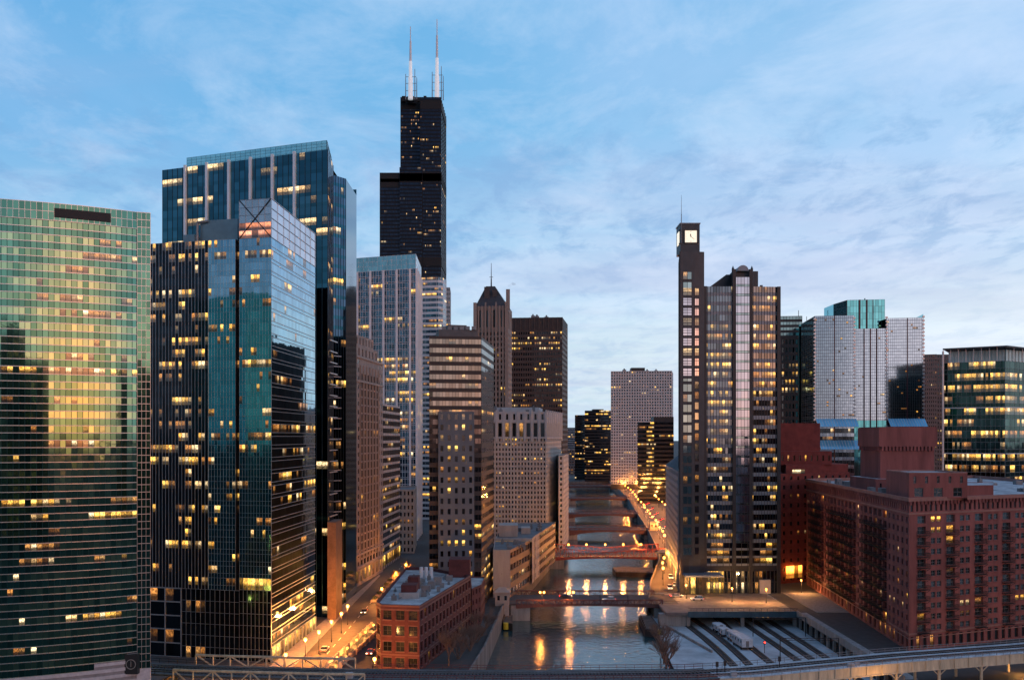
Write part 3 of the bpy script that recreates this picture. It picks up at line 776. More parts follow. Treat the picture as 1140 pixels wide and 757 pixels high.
def banded_midrise():
    b = Bld('banded_office_block', 'mid rise office block with pale horizontal bands beside the limestone tower', 'office block', (-60, 460, 0))
    pts = [(-80, 436), (-58.6, 436), (-55.6, 482), (-80, 482)]
    wl = pm('pale_band_stone', (.40, .37, .36), .8, var=.15); gl = glass('grey_glass', (.16, .19, .22), .06, 1, .35)
    for e, nc in ((0, 10), (1, 22)):
        curtain(b, subdiv(pts[e], pts[e + 1], nc), 6, 74, 20, [(.36, 's'), (.64, 'g')], gl, wl, litmap(nc, 20, 41 + e, .12, None, 3, .4), (.12, .06), 2, None, DARKSTEEL, .003, spname='stone_band')
        curtain(b, subdiv(pts[e], pts[e + 1], nc // 2), 0, 6, 1, [(.2, 's'), (.8, 'g')], gl, wl, [[1, 1, 2] * 9], (.5, .3), 1, None, wl, .003, 'shop_window', spname='stone_band')
    plain(b, pts, 0, 74, wl, [2, 3]); roof(b, pts, 75, par=.5); plain(b, pts, 74, 75, wl, [0, 1])
    b.finish()
    b = Bld('stone_block', 'small grey stone block with punched windows at the end of the lamp lit street', 'office block', (-50, 510, 0))
    pts = [P(440, 500), P(461, 500), P(464, 540), P(440, 540)]
    st = pm('small_block_stone', (.30, .29, .27), .85, var=.2); zt = zz(545, 500)
    punched(b, pts[0], pts[1], 0, zt, 5, 9, .45, .55, st, litmap(5, 9, 44, .15)); punched(b, pts[1], pts[2], 0, zt, 8, 9, .45, .55, st, litmap(8, 9, 45, .12))
    plain(b, pts, 0, zt, st, [2, 3]); roof(b, pts, zt, wall=st); b.finish()
banded_midrise()

def grid_tower():
    b = Bld('white_grid_tower', 'tall office tower with white vertical piers, lit floors and a teal glass crown', 'office tower', (-75, 590, 0))
    pts = [P(384, 578), P(463, 562), P(469, 606), P(384, 625)]
    wl = pm('white_pier', (.74, .76, .79), .5, .1, var=.08); gl = glass('steel_blue_glass', (.10, .16, .21), .05, 1, .4); sp = glass('dark_teal_spandrel', (.035, .065, .09), .08, .9, .3)
    spw = pm('white_spandrel', (.45, .47, .50), .6, var=.1)
    zt = zz(300, 565); nr = 40
    full = {j: .62 for j in range(16, 27)}; full.update({j: .16 for j in range(27, 40)}); full.update({j: .3 for j in range(4, 16)}); full.update({26: .8, 24: .75, 22: .7, 20: .7, 18: .65, 13: .6, 9: .5})
    for e, nc in ((0, 27), (1, 14)):
        curtain(b, subdiv(pts[e], pts[e + 1], nc), 0, zt, nr, [(.22, 's'), (.78, 'g')], gl, spw if e else sp, litmap(nc, nr, 51 + e, .2, full, 5, .55), (.16, .15), 1, (.22, .1), wl, .003)
        fins = b.m('pier', [wl]); P0, P1 = pts[e], pts[e + 1]; n = nrm(P0, P1)
        for k in range(0, nc + 1, 5 if e == 0 else 3):
            s = min(1, k / nc); p = (P0[0] + (P1[0] - P0[0]) * s + n[0] * .5, P0[1] + (P1[1] - P0[1]) * s + n[1] * .5); fins.bar((*p, 0), (*p, zt), 1.3)
    plain(b, pts, 0, zt, spw, [2, 3])
    cg = glass('teal_crown_glass', (.28, .50, .54), .1, .9, .15); zc = zz(284, 565)
    for e, nc in ((0, 30), (1, 12)):
        curtain(b, subdiv(pts[e], pts[e + 1], nc), zt, zc, 3, [(1, 's')], cg, cg, [[0]], (.1, .06), 2, (.12, .06), wl, .003, spname='crown')
    plain(b, pts, zt, zc, cg, [2, 3], 'crown'); roof(b, pts, zc, par=.5); b.finish()
    # white banded tower behind it
    b = Bld('banded_white_tower', 'white office tower with thin horizontal bands behind the white pier tower', 'office tower', (-60, 720, 0))
    pts = [P(455, 705), P(488, 700), P(493, 703), P(497, 715), P(490, 745), P(455, 745)]
    zt = zz(309, 702); gl = glass('banded_dark_glass', (.10, .13, .16), .06, 1, .3); wb = pm('white_bands', (.62, .64, .66), .6, var=.1)
    for e, nc in ((0, 16), (1, 3), (2, 4), (3, 5)):
        curtain(b, subdiv(pts[e], pts[e + 1], nc), 0, zt, 46, [(.45, 's'), (.55, 'g')], gl, wb, litmap(nc, 46, 55 + e, .25, None, 3, .4), (.1, .06), 3, None, wb, .003, spname='white_band')
    plain(b, pts, 0, zt, wb, [4, 5], 'white_band'); roof(b, pts, zt, par=.3); b.finish()
    b = Bld('pale_slab_tower', 'narrow pale slab tower showing just right of the tallest black tower', 'office tower', (-55, 800, 0))
    pts = [P(490, 800), P(501, 800), P(502, 830), P(490, 830)]; wl = pm('pale_slab_concrete', (.32, .36, .38), .8, var=.15); zt = zz(320, 800)
    punched(b, pts[0], pts[1], 0, zt, 5, 50, .5, .55, wl, litmap(5, 50, 58, .1)); punched(b, pts[1], pts[2], 0, zt, 6, 50, .5, .55, wl, litmap(6, 50, 59, .1))
    plain(b, pts, 0, zt, wl, [2, 3]); roof(b, pts, zt, par=.2); b.finish()
grid_tower()

def black_skyscraper():
    b = Bld('black_skyscraper', 'tallest black stepped skyscraper with two white antenna masts', 'skyscraper', (-100, 1030, 0))
    gl = glass('bronze_black_glass', (.030, .045, .070), .08, .9, .35); sp = pm('black_aluminium', (.008, .011, .018), .5, .2, var=.2, spec=.3); lv = pm('louvre_black', (.008, .009, .011), .7, var=.1)
    tubes = [((423, 447), 1005, 192.5, 5), ((445, 470), 1002, 186.5, 6), ((468, 491), 1003, 108.5, 6), ((446, 469), 1026, 108.5, 6)]
    for k, ((x0, x1), Y, py, nc) in enumerate(tubes):
        A, B_ = P(x0, Y), P(x1, Y); zt = zz(py, Y); nr = int(zt / 3.9)
        C_, D_ = back(A, B_, 30); 
        if k == 2: C_ = (B_[0] + 1.0, C_[1] + 30)
        lm = litmap(nc * 3, nr, 61 + k, .08, {int(nr * .70): .3, int(nr * .62): .4, int(nr * .5): .25, int(nr * .45): .3}, 2, .15)
        curtain(b, subdiv(A, B_, nc * 3), 0, zt, nr, [(.42, 's'), (.58, 'g')], gl, sp, lm, (.45, .35), 1, None, sp, .002)
        curtain(b, subdiv(B_, C_, 12), 0, zt, nr, [(.42, 's'), (.58, 'g')], gl, sp, litmap(12, nr, 66 + k, .04, None, 2, .2), (.45, .35), 2, None, sp, .002)
        plain(b, [A, B_, C_, D_], 0, zt, sp, [2, 3], 'side_wall'); roof(b, [A, B_, C_, D_], zt, par=.0)
        lb = b.m('louvre_band', [lv])
        for pz in (118, 199, 292, 198 if k else 205):
            z0 = zz(pz + 4, Y)
            if z0 > zt - 3: continue
            n = nrm(A, B_); q_ = [(A[0] + n[0] * .5, A[1] + n[1] * .5), (B_[0] + n[0] * .5, B_[1] + n[1] * .5), B_, A]
            lb.prism(q_, z0, z0 + 9)
            n = nrm(B_, C_); lb.prism([(B_[0] + n[0] * .5, B_[1] + n[1] * .5), (C_[0] + n[0] * .5, C_[1] + n[1] * .5), C_, B_], z0, z0 + 9)
    zt = zz(108.5, 1003)
    ph = b.m('roof_equipment', [lv]); R3 = random.Random(5)
    for k in range(16):
        X, Y = P(449 + 39 * R3.random(), 1012 + 10 * R3.random()); w = 1.5 + 2 * R3.random(); ph.box(X - w, X + w, Y, Y + 3, zt - .2, zt + 1.5 + 4 * R3.random())
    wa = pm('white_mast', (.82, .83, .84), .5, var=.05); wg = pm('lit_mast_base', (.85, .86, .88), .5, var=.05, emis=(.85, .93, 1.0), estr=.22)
    for (px, ptop, x2) in ((457, 30, 1010), (486.5, 22, 1012)):
        X, Y = P(px, x2); m = MB(); z0 = zt; z1 = zz(ptop, x2); hh = z1 - z0
        m.tube((X, Y, z0), (X, Y, z0 + hh * .30), 2.6, 2.3, 8, 1); m.tube((X, Y, z0 + hh * .30), (X, Y, z0 + hh * .52), 1.9, 1.7, 8, 1); m.tube((X, Y, z0 + hh * .52), (X, Y, z0 + hh * .8), 1.3, 1.0, 8, 0); m.tube((X, Y, z0 + hh * .8), (X, Y, z1), .55, .45, 6, 0)
        o = m.build('antenna_mast', [wa, wg], b.root)
        w = MB()
        for dx, h_ in ((-5, .35), (4.5, .42), (6.5, .3)):
            w.tube((X + dx, Y, z0), (X + dx, Y, z0 + hh * h_), .55, .3, 5)
        for zc_ in (.12, .22, .31): w.bar((X - 5, Y, z0 + hh * zc_), (X + 6, Y, z0 + hh * zc_), .4)
        w.build('whip_antenna', [STEEL], o)
    b.finish()
black_skyscraper()
def riverside_banded_tower():
    b = Bld('brown_banded_tower', 'dark brown banded office tower with a blue grey window panel behind the brick low rise', 'office tower', (-18, 355, 0))
    pts = [P(478, 334), P(536, 336.5), P(549.5, 374), P(478, 380)]
    br = pm('dark_brown_granite', (.030, .024, .024), .55, var=.25); gl = glass('bronze_pale_glass', (.15, .16, .155), .06, 1, .3); gd = glass('bronze_dark_glass', (.06, .06, .065), .06, 1, .4)
    zt = zz(374, 334); zm = zz(456, 334); nr = 8
    for e, nc in ((0, 16), (1, 18)):
        curtain(b, subdiv(pts[e], pts[e + 1], nc), zm, zt - 1.0, nr, [(.46, 's'), (.54, 'g')], gl, br, litmap(nc, nr, 71 + e, .05, None, 2, .3), (.08, .04), 1, None, DARKSTEEL, .003, spname='granite_band')
        curtain(b, subdiv(pts[e], pts[e + 1], nc), 0, zm, 21, [(.46, 's'), (.54, 'g')], gd, br, litmap(nc, 21, 73 + e, .08, {18: .5, 20: .8, 7: .7, 1: .5, 2: .4}, 3, .4), (.08, .04), 1, None, DARKSTEEL, .003, spname='granite_band')
        plain(b, [pts[e], pts[e + 1]], zt - 1, zt, br, [0], 'granite_band')
    plain(b, pts, 0, zt, br, [2, 3], 'granite_band'); roof(b, pts, zt, par=.4)
    p0, p1 = P(487, 335), P(531, 337); q0, q1 = (p0[0], p0[1] + 6), (p1[0], p1[1] + 6); q2, q3 = back(q0, q1, 16)
    zp = zz(360, 340); ph = pm('penthouse_louvre', (.10, .10, .105), .6, var=.2)
    b.m('penthouse', [ph]).prism([q0, q1, q2, q3], zt - .4, zp - 2); b.m('penthouse').prism([(q0[0] + 3, q0[1] + 3), (q1[0] - 4, q1[1] + 3), (q2[0] - 4, q2[1] - 2), (q3[0] + 3, q3[1] - 2)], zp - 2, zp)
    ck = b.m('roof_units', [STEEL])
    for k in range(6): ck.box(q0[0] + 1 + k * 2.1, q0[0] + 2.4 + k * 2.1, q0[1] + 1, q0[1] + 3, zp - 2, zp - .8)
    pl = pm('blue_grey_panel', (.085, .115, .15), .6, .1, var=.12, scale=.2)
    a, c = P(488, 332.4), P(528, 334.0); n = nrm(a, c)
    lm = [[0] * 5 for _ in range(19)]; R4 = random.Random(8)
    for j in range(19):
        for i in range(5):
            if R4.random() < .22: lm[j][i] = R4.choice((1, 2, 2, 2))
    lm[15][1] = 1; lm[15][2] = 1; lm[6] = [1, 1, 1, 1, 0]; lm[8] = [2, 0, 2, 1, 0]
    punched(b, a, c, 0, zz(458, 332), 5, 19, .40, .52, pl, lm, rec=.45, wallpart='window_panel')
    bk = [(a[0] - n[0] * 2, a[1] - n[1] * 2), (c[0] - n[0] * 2, c[1] - n[1] * 2)]
    w = b.m('window_panel'); zq = zz(458, 332)
    w.face([(*c, 0), (*bk[1], 0), (*bk[1], zq), (*c, zq)]); w.face([(*bk[0], 0), (*a, 0), (*a, zq), (*bk[0], zq)]); w.face([(*a, zq), (*c, zq), (*bk[1], zq), (*bk[0], zq)])
    b.finish()
riverside_banded_tower()

def brick_lowrise():
    b = Bld('brick_low_rise', 'low red brick office building with a snowy flat roof between the street and the river', 'brick building', (-25, 275, 0))
    bk = pm('red_brick', (.10, .032, .033), .9, var=.35, scale=.5); dk = pm('dark_brick_base', (.12, .045, .04), .9, var=.3)
    trim = pm('stone_trim', (.17, .085, .075), .8, var=.2)
    pts = [P(419, 254), P(424, 250), P(467, 248), P(524, 303), P(476, 322), P(452, 322)]
    zt = 16.3
    fr = pm('window_frame_dark', (.03, .03, .032), .5, var=.1)
    punched(b, pts[0], pts[1], 0, zt, 1, 4, .7, .62, bk, [[0]] * 4, rec=.3, frame=fr, sillm=trim)
    punched(b, pts[1], pts[2], 0, zt, 3, 4, .66, .60, bk, [[0] * 3] * 4, rec=.35, frame=fr, sillm=trim)
    lm = litmap(15, 4, 81, .06, None, 1, .2)
    punched(b, pts[2], pts[3], 0, zt, 15, 4, .52, .60, bk, lm, rec=.35, frame=fr, sillm=trim)
    punched(b, pts[5], pts[0], 0, zt, 12, 4, .55, .60, bk, litmap(12, 4, 82, .2), rec=.35)
    plain(b, pts, 0, zt, bk, [3, 4]); roof(b, pts, zt + .5, ROOFSNOW, .9, bk, .5); plain(b, pts, zt, zt + .5, trim, range(6), 'coping')
    ld = b.m('brick_course', [trim])
    for z in (4.05, 15.6):
        for e in (0, 1, 2):
            a, c = pts[e], pts[e + 1]; n = nrm(a, c); ld.prism([(a[0] + n[0] * .12, a[1] + n[1] * .12), (c[0] + n[0] * .12, c[1] + n[1] * .12), c, a], z - .2, z + .2)
    # roof furniture
    def rb(px, Y, w, d, h, mat, part):
        X, _ = P(px, Y); m = MB(); m.box(X - w / 2, X + w / 2, Y, Y + d, zt - .5, zt + h); m.build(part, mat, b.root)
    rb(455, 264, 5.4, 7, 1.2, pm('concrete_kerb', (.36, .36, .36), .8), 'roof_plinth'); rb(455, 265, 4.2, 5, 3.2, bk, 'roof_penthouse'); rb(460, 272, 3, 4, 4.4, bk, 'roof_penthouse')
    wt = pm('white_tank', (.58, .62, .66), .5, var=.15)
    for k, px in enumerate((469, 474.5, 480)):
        X, Y = P(px, 305); m = MB(); m.tube((X, Y, zt - .4), (X, Y, zt + 2.6), .62, .62, 10); m.ball((X, Y, zt + 2.6), .62, 0, 10, 6, .4); m.build('water_tank', wt, b.root)
    for px, Y, w, d, h in ((474, 276, 2.6, 2, 1.4), (480, 281, 2, 3, 1.8), (487, 288, 2.4, 2, 2.0), (470, 290, 1.6, 2, 1.2), (492, 283, 1.2, 1.2, 1.0), (462, 284, 1.2, 4, .8), (500, 296, 2, 2, 1.2)):
        rb(px, Y, w, d, h, STEEL, 'air_unit')
    dr = b.m('roof_pipe', [STEEL])
    for k in range(7):
        X, Y = P(458 + 6 * k, 268 + 5 * k); dr.tube((X, Y, zt - .4), (X, Y, zt + .8), .12, .12); 
    a, c = P(444, 262), P(490, 300); dr.bar((*a, zt), (*c, zt), .25); a, c = P(478, 268), P(470, 300); dr.bar((*a, zt + .1), (*c, zt + .1), .3)
    # stair tower at the back and a lower annex towards the river
    a = P(500, 306); b.m('stair_tower', [bk]).box(a[0], a[0] + 6.6, 304, 312, 0, 21.5)
    an = [(-12.6, 304), (-9.9, 312), (-9.2, 330), (-14, 330)]
    pk = pm('pale_red_brick', (.28, .13, .115), .9, var=.3)
    punched(b, an[0], an[1], 0, 12.5, 3, 4, .4, .5, pk); punched(b, an[1], an[2], 0, 12.5, 6, 4, .4, .5, pk); plain(b, an, 0, 12.5, pk, [2, 3]); roof(b, an, 12.5, ROOFSNOW, .4)
    b.finish(130)
brick_lowrise()

def opera_tower():
    b = Bld('pale_stone_tower', 'broad pale stone tower with rows of punched windows and a fluted crown beside the river', 'office tower', (5, 525, 0))
    st = pm('pale_limestone', (.40, .40, .385), .85, var=.18, scale=.2, streaks=True); fl = pm('fluted_crown_stone', (.46, .48, .50), .8, var=.12)
    pts = [P(537, 505), P(608, 503), P(625, 560), P(537, 560)]
    zb = zz(487, 503); zt = zz(458, 503)
    lm = litmap(24, 24, 91, .10, {4: .25, 9: .25, 23: .2}, 1, .7)
    punched(b, pts[0], pts[1], 0, zb, 20, 24, .42, .56, st, lm, rec=.4)
    punched(b, pts[1], pts[2], 0, zb, 16, 24, .40, .56, st, litmap(16, 24, 92, .05, None, 1, .7), rec=.4)
    # crown: tall paired windows between flutes
    for e, nc in ((0, 9), (1, 8)):
        punched(b, pts[e], pts[e + 1], zb, zb + 8, nc, 1, .50, .88, st, [[R.choice((0, 0, 0, 2)) for _ in range(nc)]], rec=.6, wname='tall_window')
        punched(b, pts[e], pts[e + 1], zb + 8, zt, nc, 1, .30, .55, fl, None, rec=.5, wname='tall_window', wallpart='crown')
        n = nrm(pts[e], pts[e + 1]); pr = b.m('crown_pier', [fl])
        for k in range(nc + 1):
            s = k / nc; p = (pts[e][0] + (pts[e + 1][0] - pts[e][0]) * s + n[0] * .2, pts[e][1] + (pts[e + 1][1] - pts[e][1]) * s + n[1] * .2); pr.bar((*p, zb - 2), (*p, zt + .8), .9)
        ld = b.m('cornice', [fl]); a, c = pts[e], pts[e + 1]
        ld.prism([(a[0] + n[0] * .45, a[1] + n[1] * .45), (c[0] + n[0] * .45, c[1] + n[1] * .45), c, a], zb - .5, zb + .1)
    plain(b, pts, 0, zt, st, [2, 3]); roof(b, pts, zt, par=.3)
    # lower river wing with the step at the right
    wq = [(24.6, 512), (27.5, 516), (33, 566), (26, 566)]
    punched(b, wq[0], wq[1], 0, 50, 1, 18, .4, .5, st); punched(b, wq[1], wq[2], 0, 50, 9, 18, .38, .5, st, litmap(9, 18, 93, .08)); plain(b, wq, 0, 50, st, [2, 3]); roof(b, wq, 50, par=.2)
    up = [P(553, 520), P(600, 520), P(604, 545), P(553, 545)]
    b.m('setback', [fl]).prism(up, zt - .3, zt + 2.6)
    b.finish()
    b = Bld('gabled_stone_tower', 'stone skyscraper with a steep dark gabled roof and thin antenna rising behind the pale crown', 'office tower', (-5, 640, 0))
    st = pm('warm_limestone', (.24, .215, .20), .85, var=.2, scale=.2, streaks=True); rf = pm('dark_copper_roof', (.045, .04, .042), .6, var=.2)
    pts = [P(529, 630), P(564, 626), P(570, 655), P(531, 660)]; zt = zz(341, 628)
    n = nrm(pts[0], pts[1])
    punched(b, pts[0], pts[1], 0, zt - 16, 9, 36, .40, .60, st, litmap(9, 36, 95, .09, None, 1, .6), rec=.9); punched(b, pts[1], pts[2], 0, zt - 16, 8, 36, .40, .60, st, litmap(8, 36, 96, .07), rec=.9)
    punched(b, pts[0], pts[1], zt - 16, zt, 4, 1, .5, .7, st, None, rec=1.0, wname='arched_opening'); punched(b, pts[1], pts[2], zt - 16, zt, 4, 1, .5, .7, st, None, rec=1.0, wname='arched_opening')
    plain(b, pts, 0, zt, st, [2, 3])
    pr = b.m('pier', [st])
    for k in range(0, 10):
        s = k / 9; p = (pts[0][0] + (pts[1][0] - pts[0][0]) * s + n[0] * .3, pts[0][1] + (pts[1][1] - pts[0][1]) * s + n[1] * .3); pr.bar((*p, 60), (*p, zt + (2.5 if k in (0, 9, 3, 6) else .2)), 1.0 if k not in (0, 9) else 2.2)
    cx = (pts[0][0] + pts[1][0]) / 2; zr = zz(318.5, 640)
    r = b.m('roof', [rf]); a0, a1, a2, a3 = pts; ra = (cx - 3.5, 641, zr); rb = (cx + 2.5, 641, zr); e = 1.5
    r.face([(*a0, zt), (*a1, zt), rb, ra]); r.face([(*a1, zt), (*a2, zt), rb]); r.face([(*a2, zt), (*a3, zt), ra, rb]); r.face([(*a3, zt), (*a0, zt), ra])
    r.box(cx - 4.5, cx - 1, 634, 638, zt, zr - 1.5); r.box(cx + 1, cx + 4, 634, 638, zt, zr - 3)
    an = MB(); an.tube((cx, 641, zr - .5), (cx, 641, zz(310, 641)), .55, .4); an.tube((cx, 641, zz(310, 641)), (cx, 641, zz(293, 641)), .3, .15); an.bar((cx - 1.2, 641, zr + 6), (cx + 1.2, 641, zr + 6), .3); an.build('antenna', DARKSTEEL, b.root)
    ch = MB(); X, Y = P(565.5, 634); ch.box(X - 1.3, X + 1.3, Y, Y + 3, zt - 1, zz(322, 634)); ch.build('chimney', st, b.root)
    b.finish()
    # steam drifting off the chimney
    vm = bpy.data.materials.new('steam'); vm.use_nodes = True; t = vm.node_tree; t.nodes.remove(t.nodes['Principled BSDF']); v = t.nodes.new('ShaderNodeVolumePrincipled')
    v.inputs['Color'].default_value = (.8, .82, .86, 1)
    tcn = t.nodes.new('ShaderNodeTexCoord'); nz = t.nodes.new('ShaderNodeTexNoise'); nz.inputs['Scale'].default_value = .45; t.links.new(tcn.outputs['Object'], nz.inputs['Vector'])
    mt = t.nodes.new('ShaderNodeMath'); mt.operation = 'MULTIPLY_ADD'; mt.use_clamp = True; mt.inputs[1].default_value = 1.6; mt.inputs[2].default_value = -.62; t.links.new(nz.outputs['Fac'], mt.inputs[0])
    m2 = t.nodes.new('ShaderNodeMath'); m2.operation = 'MULTIPLY'; m2.inputs[1].default_value = .55; t.links.new(mt.outputs[0], m2.inputs[0]); t.links.new(m2.outputs[0], v.inputs['Density']); t.links.new(v.outputs[0], t.nodes['Material Output'].inputs['Volume'])
    sm = MB(); zc = zz(320, 636); sm.ball((X + 1.2, Y + 1.5, zc + .8), 1.1, 0, 10, 6, 1.1); sm.ball((X + 3.6, Y + 1.5, zc + 2.2), 1.9, 0, 10, 6, .5)
    tag(sm.build('steam', vm), 'small grey wisp of steam drifting from the gabled tower chimney', 'steam')
opera_tower()

def dark_grid_tower():
    b = Bld('dark_brown_tower', 'flat topped dark brown office tower with scattered lit windows right of the gabled tower', 'office tower', (20, 745, 0))
    br = pm('dark_bronze_grid', (.055, .042, .040), .55, var=.2); lv = pm('mechanical_louvre', (.035, .032, .034), .7, var=.2); gd = glass('bronze_window', (.05, .05, .055), .06, .9, .4)
    pts = [P(569, 722), P(626, 718), P(632, 765), P(569, 765)]; zt = zz(353.5, 720); z1 = zz(368, 720)
    full = {33: .8, 29: .5, 32: .6, 28: .6, 25: .5, 24: .6, 21: .4}
    punched(b, pts[0], pts[1], 0, z1, 22, 36, .62, .52, br, litmap(22, 36, 101, .3, full, 2, .5), rec=.5, gl=gd); punched(b, pts[1], pts[2], 0, z1, 12, 36, .62, .52, br, litmap(12, 36, 102, .1), rec=.5, gl=gd)
    plain(b, pts, z1, zt, lv, [0, 1], 'louvre_crown'); plain(b, pts, 0, zt, br, [2, 3]); roof(b, pts, zt, par=.0)
    lp = b.m('louvre_fin', [br]); n = nrm(pts[0], pts[1])
    for k in range(12): s = k / 11; p = (pts[0][0] + (pts[1][0] - pts[0][0]) * s + n[0] * .3, pts[0][1] + (pts[1][1] - pts[0][1]) * s + n[1] * .3); lp.bar((*p, z1), (*p, zt), .6)
    b.finish(60)
dark_grid_tower()

def low_river_block():
    b = Bld('low_river_block', 'low flat roofed concrete office block with brown ribbon windows at the river bend', 'office block', (5, 400, 0))
    lc = pm('light_concrete', (.40, .37, .34), .85, var=.2, scale=.3, streaks=True); br = pm('brown_window_band', (.17, .12, .09), .6, var=.2); gd = glass('brown_glass', (.12, .10, .09), .06, 1, .4)
    pts = [P(549, 362), P(568, 362), (9.5, 405), (-7, 405)]; zt = zz(612, 362)
    # fix: right face runs along the river
    punched(b, pts[0], pts[1], 0, zt, 1, 1, .02, .02, lc, rec=.1)
    punched(b, pts[1], pts[2], 0, zt, 9, 4, .86, .50, br, litmap(9, 4, 111, .35, None, 2, .3), rec=.3, gl=gd, wallpart='brown_wall')
    plain(b, pts, 0, zt, lc, [2, 3]); roof(b, pts, zt, ROOF, .6, lc, .4)
    p2 = [(-6.8, 396), (8.2, 396), (9.4, 405.2), (21, 470), (-4, 470)]; z2 = zz(598, 400) 
    curtain(b, subdiv(p2[0], p2[1], 12), zt - .5, z2 - 1.2, 1, [(1, 'g')], gd, lc, [[1] * 12], (.15, .1), 1, None, lc, .001, 'lit_clerestory'); plain(b, [p2[0], p2[1]], z2 - 1.2, z2, lc, [0]); plain(b, [p2[1], p2[2]], 0, z2, lc, [0])
    punched(b, p2[2], (11.8, 418), 0, z2, 2, 5, .3, .5, lc, None, rec=.3); punched(b, (11.8, 418), p2[3], 0, z2, 12, 5, .8, .52, br, litmap(12, 5, 112, .4, None, 2, .35), rec=.3, gl=gd, wallpart='ribbon_wall')
    plain(b, p2, 0, z2, lc, [3, 4]); roof(b, p2, z2, ROOF, .6, lc, .4)
    b.m('plant_room', [lc]).box(-5.5, 2.5, 408, 420, z2 - .6, z2 + 4.2); b.m('plant_room').box(4, 8, 420, 428, z2 - .6, z2 + 2)
    b.finish()
low_river_block()

def far_towers():
    b = Bld('white_grid_slab', 'distant white concrete slab tower with a dense square window grid above the river street', 'office tower', (140, 1120, 0))
    wl = pm('white_precast', (.52, .54, .55), .8, var=.08); pts = [P(680, 1108), P(748, 1100), P(749.5, 1150), P(682, 1150)]; zt = zz(413, 1104)
    punched(b, pts[0], pts[1], 6, zt, 24, 38, .52, .56, wl, litmap(24, 38, 121, .05, {25: .2, 31: .25}, 2, .3), rec=.8); plain(b, pts, 0, 6, DARKSTEEL, [0, 1], 'arcade'); punched(b, pts[1], pts[2], 6, zt, 16, 38, .5, .55, wl, rec=.8)
    plain(b, pts, 0, zt, wl, [2, 3]); roof(b, pts, zt, par=.2); q0, q1 = P(703, 1115), P(718, 1115); b.m('penthouse', [DARKSTEEL]).prism([q0, q1, (q1[0], 1130), (q0[0], 1130)], zt - .3, zt + 4.5)
    b.finish(40)
    blk = pm('black_slab_cladding', (.022, .024, .028), .5, .3, var=.2); gd = glass('black_slab_glass', (.05, .065, .08), .06, .9, .4)
    for nm, lab, X0, X1, Y, py, nc, nr, seed, dens in (
        ('black_slab_tower', 'distant black slab tower with yellow lit floors just left of the white grid slab', 651, 680, 1300, 457, 16, 24, 131, .35),
        ('black_slab_tower', 'lower dark distant block at the far end of the river beside the black slab', 640, 652, 1350, 462, 8, 24, 132, .2),
        ('black_slab_tower', 'black glass block with a column of yellow windows before the white grid slab', 710, 750, 880, 470, 20, 19, 133, .18),
        ('grey_distant_tower', 'hazy grey tower at the far end of the river beside the dark brown tower', 631, 641, 1700, 476, 8, 20, 134, .1)):
        b = Bld(nm, lab, 'office tower', (P((X0 + X1) / 2, Y)[0], Y + 20, 0)); A, C_ = P(X0, Y), P(X1, Y - 4); D1, D2 = back(A, C_, 40); zt = zz(py, Y)
        lm = litmap(nc, nr, seed, dens, None, 4, .6)
        if seed == 133:
            for j in range(nr):
                for i in range(5, 9): lm[j][i] = R.choice((1, 1, 0, 3)) if j > 3 else 0
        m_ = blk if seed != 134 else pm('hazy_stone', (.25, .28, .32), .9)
        for e0, e1, n_ in ((A, C_, nc), (C_, D1, 10), (D2, A, 10)): curtain(b, subdiv(e0, e1, n_), 0, zt, nr, [(.45, 's'), (.55, 'g')], gd if seed != 134 else DARKWIN, m_, lm if n_ == nc else litmap(n_, nr, seed + 9, .1), None, 1, None, None, .002)
        plain(b, [A, C_, D1, D2], 0, zt, m_, [2]); roof(b, [A, C_, D1, D2], zt, par=.1)
        if seed == 133:
            q0, q1 = P(728, Y + 5), P(750, Y + 5); b.m('penthouse', [blk]).prism([q0, q1, (q1[0], Y + 25), (q0[0], Y + 25)], zt, zt + 5); 
        if seed == 131:
            q0, q1 = P(660, Y + 5), P(672, Y + 5); b.m('penthouse', [blk]).prism([q0, q1, (q1[0], Y + 25), (q0[0], Y + 25)], zt, zt + 2)
        b.finish(40)
far_towers()

